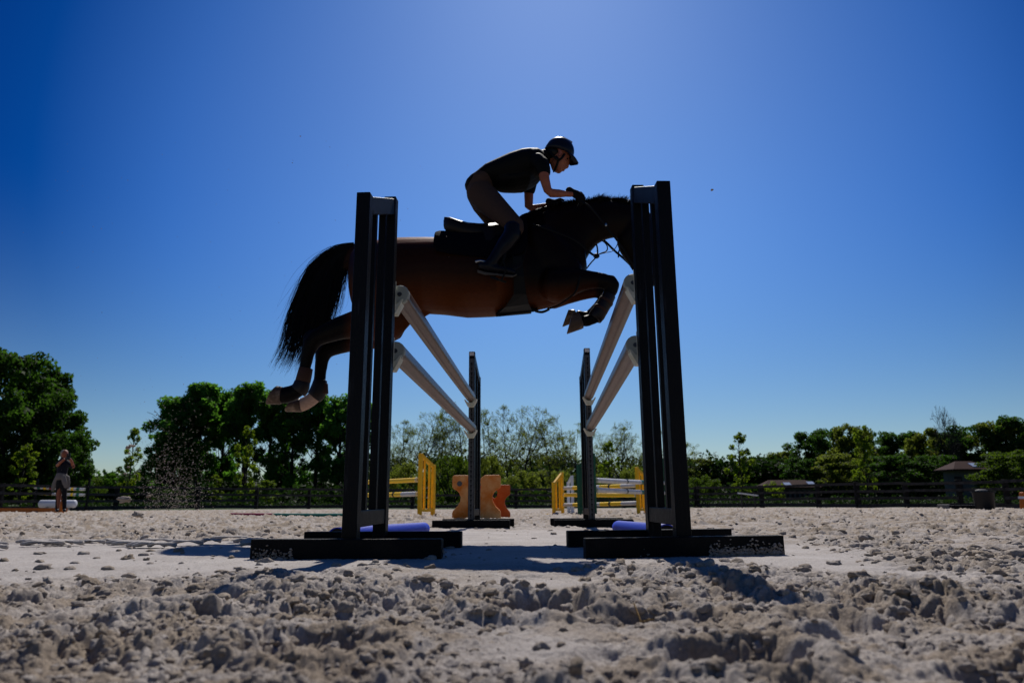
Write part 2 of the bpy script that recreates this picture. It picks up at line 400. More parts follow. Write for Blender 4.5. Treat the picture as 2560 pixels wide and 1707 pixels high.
# ------------------------------------------------------------------ THE GROUND
def fast_mesh(name, co, quads, mats, smooth=True):
    me = bpy.data.meshes.new(name)
    me.vertices.add(len(co)); me.vertices.foreach_set('co', np.asarray(co, dtype=np.float32).ravel())
    k = quads.shape[1]
    me.loops.add(quads.size); me.loops.foreach_set('vertex_index', quads.astype(np.int32).ravel())
    me.polygons.add(len(quads)); me.polygons.foreach_set('loop_start', np.arange(0, quads.size, k, dtype=np.int32))
    me.update(calc_edges=True)
    if smooth: me.polygons.foreach_set('use_smooth', np.ones(len(quads), dtype=bool))
    for q in (mats if isinstance(mats, (list, tuple)) else [mats]): me.materials.append(MAT[q])
    return me
NA, NR = 1200, 1350
fine = np.linspace(-44, 44, NA - 120)
ang = np.concatenate([np.linspace(-180, -44, 61)[:-1], fine, np.linspace(44, 180, 61)[1:]])
rad = 0.62 * np.exp(np.linspace(0, 1, NR) * math.log(55 / .62)); rad = np.concatenate([[.05, .15, .3, .45, .55], rad, [75, 110, 180, 320, 700, 1600]])
A, RR = np.meshgrid(np.radians(ang), rad)
X = RR * np.sin(A); Y = RR * np.cos(A)
Z = ground(X, Y)
beh = (np.abs(np.degrees(A)) > 50)
fade = sstep(26, 40, RR)
Z = Z * (1 - fade) + gbase(X, Y) * fade
Z = np.where(RR > 60, -.38, Z)
ni, nj = A.shape
idx = np.arange(ni * nj).reshape(ni, nj)
q = np.stack([idx[:-1, :-1], idx[:-1, 1:], idx[1:, 1:], idx[1:, :-1]], -1).reshape(-1, 4)
me = fast_mesh('ground', np.stack([X, Y, Z], -1).reshape(-1, 3), q, ['sand', 'field_grass'])
cy = Y[:-1, :-1].ravel(); cx_ = X[:-1, :-1].ravel()
edge = np.interp(cx_, [-40, -17, -12, 0, 13, 18, 22, 40], [26, 30, 37.5, 38.5, 38, 34, 29, 22])
fld = (cy > edge) | (RR[:-1, :-1].ravel() > 60) | (cy < -30)
me.polygons.foreach_set('material_index', fld.astype(np.int32))
da = me.attributes.new('dark_tone', 'FLOAT', 'POINT')
dv = np.clip((.40 + .60 * sstep(.40, .66, fbm(X * 9, Y * 9, 77, 4))) * (.12 + .88 * rough(X, Y)), 0, 1)
da.data.foreach_set('value', dv.astype(np.float32).ravel())
g = place_mesh('ground', me); tag(g, kind='structure', label='pale cut-up sand of the riding arena with grass beyond its fence')

# loose clods of sand lying on the surface
def ico(sub):
    bm = bmesh.new(); bmesh.ops.create_icosphere(bm, subdivisions=sub, radius=1); bm.verts.ensure_lookup_table()
    v = np.array([v.co[:] for v in bm.verts]); f = np.array([[w.index for w in f.verts] for f in bm.faces]); bm.free(); return v, f
def lump_cloud(name, pos, size, sub, mats, flat=.68, amp=.42, sink=.25):
    v0, f0 = ico(sub); n_ = len(pos); V = np.empty((n_, len(v0), 3)); k = 0
    for i in range(n_):
        a_, b_, c_ = rng.uniform(0, 6.28, 3); s_ = rng.uniform(.65, 1.25, 3)
        d = v0.copy()
        fr = rng.normal(size=(3, 3)) * 2.6; ph = rng.uniform(0, 6.28, 3)
        nz = sum(np.sin(v0 @ fr[j] + ph[j]) for j in range(3)) / 3 + .55 * sum(np.sin(v0 @ (fr[j] * 2.7) + ph[j] * 2) for j in range(3)) / 3 + .4 * sum(np.abs(np.sin(v0 @ (fr[(j + 1) % 3] * 6.1) + ph[j] * 3)) for j in range(3)) / 3
        d = d * (1 + amp * nz + rng.normal(size=len(v0)) * (.085 if sub > 2 else .05))[:, None] * s_
        ca, sa = math.cos(a_), math.sin(a_); Rz = np.array([[ca, -sa, 0], [sa, ca, 0], [0, 0, 1]])
        cb, sb = math.cos(b_), math.sin(b_); Rx = np.array([[1, 0, 0], [0, cb, -sb], [0, sb, cb]])
        d = d @ Rx.T @ Rz.T; d[:, 2] *= flat
        V[i] = d * size[i] + pos[i]
    Fq = (f0[None] + (np.arange(n_) * len(v0))[:, None, None]).reshape(-1, 3)
    me = fast_mesh(name, V.reshape(-1, 3), Fq, mats); da = me.attributes.new('dark_tone', 'FLOAT', 'POINT'); da.data.foreach_set('value', np.repeat(rng.uniform(.35, 1.0, n_), len(v0)).astype(np.float32)); return me
def scatter(n_, ymin, ymax, smin, smax, pw=2.2, thr=.25):
    out_ = []; sz = []
    while len(out_) < n_:
        u = rng.uniform(0, 1, 4000); y_ = ymin * (ymax / ymin) ** u; x_ = rng.uniform(-1, 1, 4000) * (y_ * .82 + .1)
        r_ = rough(x_, y_) * sstep(.3, .62, fbm(x_ * 2.2, y_ * 2.2, 23, 2) + .12); keep = rng.uniform(0, 1, 4000) < np.clip(r_, thr * .15, 1)
        x_, y_ = x_[keep], y_[keep]; z_ = ground(x_, y_)
        s_ = smin + (smax - smin) * rng.uniform(0, 1, len(x_)) ** pw; s_ = s_ * np.clip(y_ / 2.2, .55, 1.15)
        for a_, b_, c_, d_ in zip(x_, y_, z_, s_):
            if len(out_) < n_: out_.append((a_, b_, c_ - d_ * .05)); sz.append(d_)
    return np.array(out_), np.array(sz)
p1, s1 = scatter(7000, .85, 3.9, .003, .022, 3.6)
me = lump_cloud('sand_clods', p1, s1, 3, 'sand')
o = place_mesh('sand_clods', me); tag(o, 'loose pale clods of sand scattered over the foreground', 'sand clods', kind='stuff')
p2, s2 = scatter(6000, 2.6, 15, .003, .024, 3.4, .22)
me = lump_cloud('sand_crumbs', p2, s2, 2, 'sand')
o = place_mesh('sand_crumbs', me); tag(o, 'small crumbs of sand strewn across the arena further back', 'sand crumbs', kind='stuff')
# thin curled plates of crusted sand on the left
pl = MB()
for i in range(26):
    x_ = rng.uniform(-2.9, -1.3); y_ = rng.uniform(3.6, 4.6); w_ = rng.uniform(.04, .12); z_ = float(ground(np.array([x_]), np.array([y_]))[0])
    a_ = rng.uniform(-.4, .4); k_ = 9; top = []
    for j in range(k_):
        t_ = j / (k_ - 1); top.append(Vector((x_ + (t_ - .5) * w_ * 2 * math.cos(a_), y_ + (t_ - .5) * w_ * math.sin(a_), z_ + .012 + .012 * math.sin(t_ * 3.1) + rng.uniform(0, .005))))
    pl.tube(top, [(.008 + .004 * math.sin(j), .03 * math.sin(.3 + 2.6 * j / (k_ - 1)) + .005) for j in range(k_)], 8)
o = obj('sand_crust', pl, 'sand', smooth=True); tag(o, 'curled plates of crusted sand lying left of the near left jump stand', 'sand crust', kind='stuff')

# ------------------------------------------------------------------ JUMP STANDS, POLES
def wing(label, A, B, hA, hB, m_, footm, post=.064, slats=2, foot=(.40, .40), footh=.085, footrot=0, lowbar=(.12, .19), group=None, topbar=.085,
         holes=None, cups=(), cupm='cup_white', bev=.004, name='jump_stand', footend=None, track=None):
    """A = outer post foot, B = pole-side post foot (world)"""
    A, B = Vector(A), Vector(B); d = (B - A); w_ = Vector((d.x, d.y, 0)).normalized(); rz = math.atan2(-w_.x, w_.y); sd = Vector((w_.y, -w_.x, 0))
    mid = (A + B) / 2; root = thing(name, label, 'jump stand', (mid.x, mid.y, min(A.z, B.z)), group)
    for p_, h_ in ((A, hA), (B, hB)):
        obj('post', MB().box((p_.x, p_.y, p_.z + h_ / 2), (post, post, h_), rz), m_, root, bevel=bev)
    ln = math.hypot(d.x, d.y)
    for i in range(slats):
        t_ = (.32, .68)[i]; p_ = A.lerp(B, t_); top = (hA + (hB - hA) * t_) - .03; lo_ = lowbar[1] - .02
        obj('slat', MB().box((p_.x, p_.y, p_.z + (lo_ + top) / 2), (.036 if post < .07 else .045, .034, top - lo_), rz), m_, root, bevel=bev * .7)
    a_ = A + w_ * (post / 2 + .001); b_ = B - w_ * (post / 2 + .001)
    obj('top_bar', MB().bar((a_.x, a_.y, A.z + hA - topbar / 2), (b_.x, b_.y, B.z + hB - topbar / 2 - .02), post * .9, topbar), m_, root, bevel=bev)
    lb = (lowbar[0] + lowbar[1]) / 2
    obj('lower_bar', MB().bar((a_.x, a_.y, A.z + lb), (b_.x, b_.y, B.z + lb), post * .86, lowbar[1] - lowbar[0]), m_, root, bevel=bev)
    fr = rz + footrot; fx, fy = math.cos(fr), math.sin(fr)
    for p_, sg in ((A, -1), (B, 1)):
        c = p_ + w_ * sg * (post / 2 + .026)
        off = (foot[1] - foot[0]) / 2
        mb = MB().box((c.x + fx * off, c.y + fy * off, p_.z + footh / 2 - .006), (foot[0] + foot[1], .05, footh), fr)
        obj('foot', mb, footm, root, bevel=bev)
    if track:      # steel strip with key-shaped slots on the pole side
        f_ = B + w_ * (post / 2 + .0035)
        ts = MB().box((f_.x, f_.y, B.z + hB / 2 - .03), (post * .86, .006, hB - .10), rz)
        tr_ = obj('hole_track', ts, 'grey_steel', root)
        kh = MB(); g_ = B + w_ * (post / 2 + .0085)
        z_ = .07
        while z_ < hB - .12:
            up_, r_ = Vector((0, 0, 1)), .0095
            ring = []
            for k in range(12):
                an = 2 * math.pi * k / 12; ring.append(g_ + sd * r_ * math.cos(an) + up_ * (z_ + .012 + r_ * math.sin(an)))
            kh.loft([ring, [q_ + w_ * .002 for q_ in ring]])
            kh.box((g_.x + w_.x * .0015, g_.y + w_.y * .0015, B.z + z_ - .006), (.009, .003, .026), rz)
            z_ += .05
        obj('keyholes', kh, 'hole_dark', tr_)
    if track:
        obj('top_plate', MB().box((B.x + w_.x * (post / 2 + .003), B.y + w_.y * (post / 2 + .003), B.z + hB - .028), (post * .8, .005, .036), rz), 'white_band', root)
    for cz in cups:    # moulded cup carrying a pole: back plate and cradle
        f_ = B + w_ * (post / 2 + .009); cm = MB()
        cm.box((f_.x + w_.x * .006, f_.y + w_.y * .006, cz - .01), (post * .95, .010, .16), rz)
        prof = [(-.030, -.105), (.030, -.105), (.058, -.052), (.070, -.024), (.058, -.026), (.040, -.050), (.018, -.061), (0, -.064), (-.018, -.061), (-.040, -.050), (-.058, -.026), (-.070, -.024), (-.058, -.052)]
        r1 = [Vector((f_.x, f_.y, cz)) + w_ * .0115 + sd * u + Vector((0, 0, v)) for u, v in prof]
        cm.loft([r1, [q_ + w_ * .075 for q_ in r1]])
        cu = obj('cup', cm, cupm, root, bevel=.002)
        obj('bolt', MB().cyl(Vector((f_.x, f_.y, cz + .055)) + w_ * .011, Vector((f_.x, f_.y, cz + .055)) + w_ * .020, .011, 10), 'bolt_steel', cu)
    return root
def flute(mb, pts, r_, sides, mats):
    n0 = len(mb.v); mb.tube(pts, r_, sides, mats=mats); n_ = sides
    for i in range(len(pts)):
        c = Vector(pts[i])
        for k in range(n_):
            v = Vector(mb.v[n0 + i * n_ + k]); mb.v[n0 + i * n_ + k] = tuple(c + (v - c) * (1 + .035 * math.cos(6 * 2 * math.pi * k / n_)))
    return mb
def pole(label, a, b_, r_, bands, mats, caps='cup_white', group=None, name='jump_pole', endlabel=True, sides=20, clip=None, cat='jump pole'):
    """bands: list of (t_end, material index)"""
    a, b_ = Vector(a), Vector(b_); d = (b_ - a).normalized(); L_ = (b_ - a).length
    root = thing(name, label, cat, tuple(a), group)
    ts = [0] + [t_ for t_, _ in bands]; pts = []; mi = []
    for i, (t_, k) in enumerate(bands):
        n_ = max(1, int((t_ - ts[i]) * 10))
        for j in range(n_): pts.append(a.lerp(b_, ts[i] + (t_ - ts[i]) * j / n_)); mi.append(k)
    pts.append(b_)
    sag = [Vector((0, 0, -.004 * math.sin(math.pi * i / (len(pts) - 1)))) for i in range(len(pts))]
    mb = flute(MB(), [p_ + s_ for p_, s_ in zip(pts, sag)], r_, 48 if caps == 'cup_grey' else sides, mi) if caps == 'cup_grey' else MB().tube([p_ + s_ for p_, s_ in zip(pts, sag)], r_, sides, mats=mi)
    o = obj('pole', mb, mats, root, smooth=True)
    q = o.modifiers.new('e', 'EDGE_SPLIT'); q.split_angle = R(50)
    for p_, s_ in ((a, -1), (b_, 1)):
        e = MB(); p0 = p_ + d * s_ * .001
        e.tube([p0 - d * s_ * .02, p0 + d * s_ * .006, p0 + d * s_ * .011], [r_ * 1.035, r_ * 1.035, r_ * .93], sides)
        ec = obj('end_cap', e, caps, root, smooth=False, bevel=0)
        obj('bolt', MB().tube([p0 + d * s_ * .011, p0 + d * s_ * .015], [r_ * .26, r_ * .22], 12), 'bolt_steel', ec)
    if clip is not None:
        c = a.lerp(b_, clip); obj('clip', MB().cyl(c - d * .03, c + d * .03, r_ * 1.12, 14), 'device_black', root)
    return root
def caked(root, a, b_, n_, smin, smax, yo=-.030, up=.03):
    pos = []; sz = []
    for _ in range(n_):
        t_ = rng.uniform(0, 1); c = Vector(a).lerp(Vector(b_), t_); z_ = abs(rng.normal(0, up * .55)) * (1.6 if rng.uniform() < .2 else 1); pos.append((c.x, c.y + yo - rng.uniform(-.004, .004), c.z + z_)); sz.append(rng.uniform(smin, smax))
    me = lump_cloud('caked_sand', np.array(pos) - np.array(root.location), np.array(sz), 2, 'sand', flat=.8); o = place_mesh('caked_sand', me, root); o['kind'] = 'stuff'
def PX(px, py, Y): return P(px, py, Y)
# near pair
def foot_at(px, py, Y, z=None):
    p_ = P(px, py, Y); p_.z = gz(p_.x, Y) if z is None else z; return p_
LA = foot_at(877, 1337, 3.03); LB = foot_at(951, 1320, 3.55)
RA = foot_at(1705, 1325, 3.03); RB = foot_at(1634, 1320, 3.55)
PR = .050
hLA = P(910, 487, 3.03).z - LA.z; hLB = P(972, 497, 3.55).z - LB.z
hRA = P(1650, 459, 3.03).z - RA.z; hRB = P(1588, 468, 3.55).z - RB.z
zl1 = P(998, 738, 3.62).z; zl2 = P(988, 878, 3.62).z; zr1 = P(1584, 708, 3.62).z; zr2 = P(1589, 863, 3.62).z
wing('near left black jump stand, sand caked on its foot', LA, LB, hLA, hLB, 'black_paint', 'black_foot', foot=(.40, .40), footrot=R(-2.5), cups=(zl1, zl2), group='black stands of the wide jump', track=True)
wing('near right black jump stand, dried sand along its foot', RA, RB, hRA, hRB, 'black_paint', 'black_foot', foot=(.43, .415), footrot=R(6), cups=(zr1, zr2), cupm='cup_white', group='black stands of the wide jump', track=True)
stands = [o for o in bpy.data.objects if o.name.startswith('jump_stand')]
for root, (xa, ya), (xb, yb), n_ in ((stands[0], (-1.07, 3.0), (-.90, 2.992), 55), (stands[0], (-.42, 2.972), (-.27, 2.966), 40), (stands[1], (.29, 2.93), (.55, 2.955), 70), (stands[1], (.80, 2.985), (1.115, 3.02), 230)):
    caked(root, (xa, ya - .0, gz(xa, ya)), (xb, yb, gz(xb, yb)), n_ * 3, .0015, .0050, yo=-.0255)
FLB = foot_at(1178, 1312, 7.5); FLA = foot_at(1193, 1308, 8.02); FRB = foot_at(1480, 1307, 7.5); FRA = foot_at(1466, 1304, 8.02)
zfl1 = P(1176, 993, 7.42).z; zfl2 = P(1178, 1070, 7.42).z; zfr1 = P(1471, 988, 7.42).z; zfr2 = P(1477, 1065, 7.42).z
hf = P(1178, 880, 7.5).z - FLB.z
wing('far left black slotted jump stand in front of the orange blocks', FLA, FLB, hf * .9, hf, 'black_paint', 'black_foot', foot=(.41, .40), cups=(zfl1, zfl2), group='black stands of the wide jump', track=True)
wing('far right black slotted jump stand in front of the green stand', FRA, FRB, hf * .9, hf + .03, 'black_paint', 'black_foot', foot=(.42, .40), cups=(zfr1, zfr2), group='black stands of the wide jump', track=True)
for lab, a, b_ in (('upper brown pole of the left half of the jump, passing below the horse belly', (1000, 737, 3.62), (1177, 993, 7.43)),
                   ('lower brown pole of the left half of the jump', (989, 878, 3.62), (1179, 1070, 7.43)),
                   ('upper brown pole of the right half of the jump, ending beside the horse knee', (1582, 708, 3.62), (1472, 988, 7.43)),
                   ('lower brown pole of the right half of the jump', (1588, 863, 3.62), (1477, 1065, 7.43))):
    pole(lab, P(*a), P(*b_), PR, [(1, 0)], ['pole_mauve'], caps='cup_grey', group='brown poles of the wide jump', sides=16)
# blue foam ground poles
def ground_roll(label, a, b_, r_, m_, group, name='ground_pole', squash=.86, cat='ground pole'):
    a, b_ = Vector(a), Vector(b_); root = thing(name, label, cat, tuple(a), group); n_ = 14; d = (b_ - a)
    sd = Vector((d.y, -d.x, 0)).normalized(); rings = []
    for i in range(n_ + 1):
        t_ = i / n_; c = a.lerp(b_, t_); ring = []
        for k in range(24):
            an = 2 * math.pi * k / 24; x_, z_ = math.cos(an) * r_, math.sin(an) * r_ * squash
            if z_ < -.62 * r_: z_ = -.62 * r_
            ring.append(c + sd * x_ + Vector((0, 0, z_ + r_ * .60)))
        rings.append(ring)
    o = obj('tube', MB().loft(rings, cap=False), m_, root, smooth=True)
    q = o.modifiers.new('s', 'SOLIDIFY'); q.thickness = .006; q.offset = -1
    for c in (a, b_):
        s_ = d.normalized() * (.012 if c is a else -.012); ring = [c + s_ + sd * math.cos(2 * math.pi * k / 20) * r_ * .93 + Vector((0, 0, max(math.sin(2 * math.pi * k / 20) * squash, -.60) * r_ * .93 + r_ * .60)) for k in range(20)]
        obj('end_plug', MB().loft([ring, [p_ + s_ * .5 for p_ in ring]]), 'hole_dark', root)
    return root
b1, b2 = foot_at(842, 1332, 4.35), foot_at(1058, 1315, 5.95)
ground_roll('blue rounded ground pole lying behind the near left stand', b1, b2, .058, 'blue_foam', 'blue ground poles')
b1, b2 = foot_at(1668, 1330, 4.45), foot_at(1548, 1314, 5.9)
ground_roll('blue rounded ground pole lying behind the near right stand', b1, b2, .060, 'blue_foam', 'blue ground poles')
# orange shaped blocks behind the far left stand
def block(label, px0, px1, ptop, Y, th, knob, m_='orange_block', rot=0):
    a, b_ = foot_at(px0, 1290, Y), foot_at(px1, 1290, Y); w_ = b_.x - a.x; h_ = P(px0, ptop, Y).z - a.z
    prof = [(0, 0), (.0, .16), (.015, .21), (.10, .30), (.165, .42), (.175, .52), (.145, .60), (.09, .66), (.01, .71), (0, .75), (0, .965), (.02, .99), (.05, 1.0)]
    prof = prof + [(.30, 1.0), (.34, .99), (.45, .89), (.40, .78), (.42, .66), (.5, .60)]
    full = [(x_ * w_, z_ * h_) for x_, z_ in prof[:-1]] + [(.5 * w_, .60 * h_)] + [(w_ - x_ * w_, z_ * h_) for x_, z_ in reversed(prof[:-1])]
    cx_ = (a.x + b_.x) / 2; root = thing('shaped_block', label, 'jump block', (cx_, Y, a.z), 'orange shaped jump blocks')
    cs, sn = math.cos(rot), math.sin(rot)
    def T(x_, y_, z_): x_ -= w_ / 2; return (cx_ + x_ * cs - y_ * sn, Y + x_ * sn + y_ * cs, a.z + z_ - .005)
    obj('body', MB().loft([[T(x_, -th / 2, z_) for x_, z_ in full], [T(x_, th / 2, z_) for x_, z_ in full]]), m_, root, bevel=.014)
    c = T(w_ * .15, -th / 2 - .004, h_ * .81); c2 = T(w_ * .15, -th / 2 + .01, h_ * .81); 
    obj('socket', MB().cyl(c, c2, w_ * .055, 14), 'bolt_steel', root)
block('orange hourglass shaped block left of the far left stand post', 1131, 1252, 1187, 11.0, .16, 1)
block('darker orange hourglass block, the lower one at the right behind the taller block', 1197, 1276, 1211, 11.6, .16, 1, 'orange_block_dark')
# yellow jump on the left
def z_at(px, py, Y): return P(px, py, Y).z
YB = foot_at(1049, 1287, 15.2); YA = foot_at(1082, 1285, 15.62)
hB = z_at(1049, 1133, 15.2) - YB.z; hA = z_at(1082, 1161, 15.62) - YA.z
def yellow_wing(label, A, B, hA, hB, **k): return wing(label, A, B, hA, hB, 'yellow_paint', 'yellow_paint', post=.075, foot=(.32, .32), footh=.06, lowbar=(.13, .19), group='yellow jump stands', topbar=.07, **k)
yellow_wing('yellow slatted jump stand left of the orange blocks', YA, YB, hA, hB)
HB = foot_at(893, 1283, 17.8); HA = foot_at(884, 1283, 18.3)
yellow_wing('yellow jump stand mostly hidden behind the near left black stand', HA, HB, hA, hB)
za = z_at(1043, 1199, 15.3); zb = z_at(1043, 1233, 15.3)
pole('plain yellow upper pole left of the orange blocks', (P(1043, 1199, 15.3)), (P(890, 1206, 17.7)), .05, [(1, 0)], ['yellow_band'], group='poles of the left yellow jump', sides=14)
pole('yellow lower pole with a white end, left of the orange blocks', (P(1043, 1234, 15.3)), (P(890, 1238, 17.7)), .05, [(.22, 1), (1, 0)], ['yellow_band', 'white_band'], group='poles of the left yellow jump', sides=14, clip=.34)
# yellow jump on the right
Y1B = foot_at(1407, 1286, 20.5); Y1A = foot_at(1385, 1286, 20.1); Y2B = foot_at(1597, 1288, 17.9); Y2A = foot_at(1616, 1288, 18.3)
yellow_wing('yellow slatted jump stand right of the far left black stand', Y1A, Y1B, z_at(1385, 1205, 20.1) - Y1A.z, z_at(1407, 1180, 20.5) - Y1B.z)
yellow_wing('yellow jump stand half hidden by the near right black stand', Y2A, Y2B, z_at(1616, 1186, 18.3) - Y2A.z, z_at(1597, 1167, 17.9) - Y2B.z)
YW = ['yellow_band', 'white_band']
pole('white and yellow top pole of the right yellow jump', P(1411, 1220, 20.4), P(1591, 1213, 17.95), .05, [(.14, 1), (.36, 0), (.53, 1), (.81, 0), (1, 1)], YW, group='poles of the right yellow jump', sides=12, clip=.66)
pole('plain yellow middle pole of the right yellow jump', P(1411, 1237, 20.4), P(1591, 1237, 17.95), .05, [(1, 0)], YW, group='poles of the right yellow jump', sides=12)
pole('white and yellow lowest pole of the right yellow jump', P(1411, 1262, 20.4), P(1593, 1257, 17.95), .05, [(.14, 1), (.36, 0), (.53, 1), (.81, 0), (1, 1)], YW, group='poles of the right yellow jump', sides=12, clip=.66)
# green and white jump
G1B = foot_at(1486, 1291, 14.4); G1A = foot_at(1451, 1289, 14.7)
def gwing(label, A, B, hA, hB): return wing(label, A, B, hA, hB, 'green_paint', 'green_paint', post=.08, foot=(.05, .05), footh=.05, lowbar=(.13, .22), group='green jump stands', topbar=.07)
gwing('dark green jump stand behind the far right black stand', G1A, G1B, z_at(1451, 1161, 14.7) - G1A.z, z_at(1486, 1133, 14.4) - G1B.z)
G2B = foot_at(1664, 1284, 18.3); G2A = foot_at(1690, 1284, 18.7)
gwing('dark green jump stand hidden mostly behind the near right black stand', G2A, G2B, 1.3, 1.45)
GW = ['white_band', 'green_band']
pole('white and green upper pole behind the far right black stand', P(1490, 1200, 14.5), P(1659, 1207, 18.2), .05, [(.60, 0), (.85, 1), (1, 0)], GW, group='white and green poles', sides=12, clip=.39)
pole('white and green lower pole behind the far right black stand', P(1490, 1224, 14.5), P(1659, 1232, 18.2), .05, [(.60, 0), (.85, 1), (1, 0)], GW, group='white and green poles', sides=12, clip=.39)
# white stand between
WB = foot_at(1432, 1281, 24); WA = foot_at(1422, 1281, 24.3)
wing('white jump stand seen between the yellow and the green stands', WA, WB, 1.05, 1.25, 'white_paint', 'white_paint', post=.08, slats=0, foot=(.3, .25), footh=.07, group=None, topbar=.06)
# pole lying in the sand on the left
a, b_ = P(578, 1283, 17), P(905, 1287, 14.3)
a.z = gz(a.x, a.y) + .06; b_.z = gz(b_.x, b_.y) + .05
pole('dark red and green pole lying on the sand left of the near stand', a, b_, .05, [(.36, 0), (1, 1)], ['red_band', 'green_band'], caps='red_band', sides=14)
# striped jump far left
SB = foot_at(84, 1272, 30); ST = foot_at(215, 1272, 30)
for p_, lab in ((SB, 'thin dark jump stand at the left end of the striped poles'), (ST, 'thin dark jump stand at the right end of the striped poles')):
    r_ = thing('jump_stand', lab, 'jump stand', tuple(p_), 'thin dark stands of the striped jump')
    obj('post', MB().box((p_.x, p_.y, p_.z + .68), (.07, .07, 1.36)), 'black_paint', r_)
    obj('foot', MB().box((p_.x, p_.y - .06, p_.z + .04), (.7, .05, .08)), 'black_paint', r_)
def stripes():
    out_ = []; seq = [1, 2, 1, 3, 1, 4, 1, 1, 4, 1, 3, 1, 2, 1]; w_ = [.06, .06, .06, .06, .06, .06, .13, .09, .06, .09, .05, .06, .06, .10]
    t_ = 0; s_ = sum(w_)
    for k, ww in zip(seq, w_): t_ += ww / s_; out_.append((min(t_, 1), k - 1))
    return out_
SM = ['white_band', 'green_band', 'yellow_band', 'red_band']
pole('upper white pole with green, yellow and red stripes behind the spectator', P(87, 1218, 29.9), P(212, 1223, 29.9), .055, stripes(), SM, group='striped poles behind the spectator', sides=12)
pole('lower white pole with green, yellow and red stripes behind the spectator', P(86, 1233, 29.9), P(211, 1237, 29.9), .055, stripes(), SM, group='striped poles behind the spectator', sides=12)
a, b_ = P(100, 1259, 28.5), P(189, 1259, 28.5)
r_ = thing('white_roll', 'fat white roll lying under the striped poles', 'jump filler', (a.x, a.y, a.z))
mb = MB().tube([a, a.lerp(b_, .02), a.lerp(b_, .98), b_], [.12, .15, .15, .12], 20); obj('roll', mb, 'white_paint', r_, smooth=True)
for t_ in (.25, .75):
    c = a.lerp(b_, t_); obj('cradle', MB().box((c.x, c.y, c.z - .19), (.08, .3, .12)), 'grey_plank', r_)
a, b_ = foot_at(-30, 1262, 24), foot_at(169, 1262, 24)
r_ = thing('low_plank', 'long low orange plank lying along the ground at the left edge', 'jump plank', tuple(a))
obj('plank', MB().bar(a + Vector((0, 0, .12)), b_ + Vector((0, 0, .12)), .05, .12), 'orange_plank', r_)
for t_ in (.1, .55, .9):
    c = a.lerp(b_, t_); obj('foot', MB().box((c.x, c.y, c.z + .03), (.08, .4, .06)), 'orange_plank', r_)
c = foot_at(152, 1275, 23)
r_ = thing('marker_cone', 'narrow orange cone standing behind the spectator legs', 'cone', tuple(c))
obj('cone', MB().tube([c + Vector((0, 0, .03)), c + Vector((0, 0, .50))], [.10, .018], 20), 'orange_plank', r_, smooth=True); obj('base', MB().box((c.x, c.y, c.z + .015), (.28, .28, .03)), 'orange_plank', r_)
# things by the fence on the right
c = foot_at(2464, 1274, 25)
r_ = thing('plastic_tub', 'black tub standing by the fence at the right', 'tub', tuple(c))
obj('bucket', MB().tube([c, c + Vector((0, 0, .05)), c + Vector((0, 0, .60)), c + Vector((0, 0, .64))], [.27, .29, .34, .36], 24), 'tub_black', r_, smooth=True)
obj('rim', MB().tube([c + Vector((0, 0, .60)), c + Vector((0, 0, .645))], [.385, .385], 24), 'tub_black', r_)
obj('rag', MB().ell(c + Vector((-.05, 0, .66)), (.2, .18, .06), 12, 6), 'grey_plank', r_, smooth=True)
a, b_ = foot_at(2345, 1272, 26), foot_at(2450, 1274, 25.2)
r_ = thing('wooden_beam', 'low dark beam with a pale end block lying left of the black tub', 'beam', tuple(a))
obj('beam', MB().bar(a.lerp(b_, .3) + Vector((0, 0, .09)), b_ + Vector((0, 0, .09)), .25, .16), 'black_foot', r_, bevel=.02); obj('end_block', MB().bar(a + Vector((0, 0, .10)), a.lerp(b_, .298) + Vector((0, 0, .10)), .27, .19), 'grey_plank', r_, bevel=.03)
c = foot_at(2567, 1275, 24)
r_ = thing('orange_barrier', 'orange barrier block cut off by the right edge', 'barrier', tuple(c))
obj('body', MB().box((c.x, c.y, c.z + .30), (.30, .25, .60), 0, .75), 'orange_plank', r_, bevel=.03); obj('band', MB().box((c.x, c.y, c.z + .42), (.27, .26, .08), 0, .97), 'white_paint', r_)

# ------------------------------------------------------------------ ARENA FENCE
def fence(label, nodes, h=1.08, group='dark post and rail fences round the arena', rails=(.12, .42, .72, 1.02), rm='rail_wood'):
    pts = []
    for px, Y in nodes:
        p_ = P(px, 1255, Y); p_.z = gz(p_.x, Y) + 0.0; pts.append(p_)
    root = thing('arena_fence', label, 'fence', tuple(pts[0]), group)
    # posts every ~2.6 m
    allp = []
    for i in range(len(pts) - 1):
        n_ = max(1, round((pts[i + 1] - pts[i]).length / 2.7))
        for j in range(n_): allp.append(pts[i].lerp(pts[i + 1], j / n_))
    allp.append(pts[-1])
    for p_ in allp:
        w_ = random.uniform(.15, .2); hh = h + random.uniform(-.02, .07)
        obj('post', MB().box((p_.x, p_.y, p_.z + hh / 2), (w_, w_, hh), random.uniform(-.1, .1), .94), 'fence_wood', root, bevel=.01)
    for z_ in rails:
        for i in range(len(allp) - 1):
            if random.random() < .06 and z_ > .2: continue
            a, b_ = allp[i].copy(), allp[i + 1].copy(); a.z += z_ + random.uniform(-.025, .025); b_.z += z_ + random.uniform(-.025, .025)
            d = (b_ - a).normalized(); n_ = Vector((d.y, -d.x, 0)) * .10
            if n_.y > 0: n_ = -n_
            s_ = .16 if z_ < .2 else .11
            obj('rail', MB().bar(a + n_ + d * .01, b_ + n_ - d * .01, .045, s_), rm, root)
    return root
fence('dark rail fence along the left side of the arena, behind the spectator', [(-60, 27), (0, 28), (290, 33), (494, 36), (640, 37.5)])
fence('dark rail fence along the back of the arena, seen between the jump stands', [(642, 37.8), (900, 38.5), (1290, 39), (1560, 39), (1740, 38.4)])
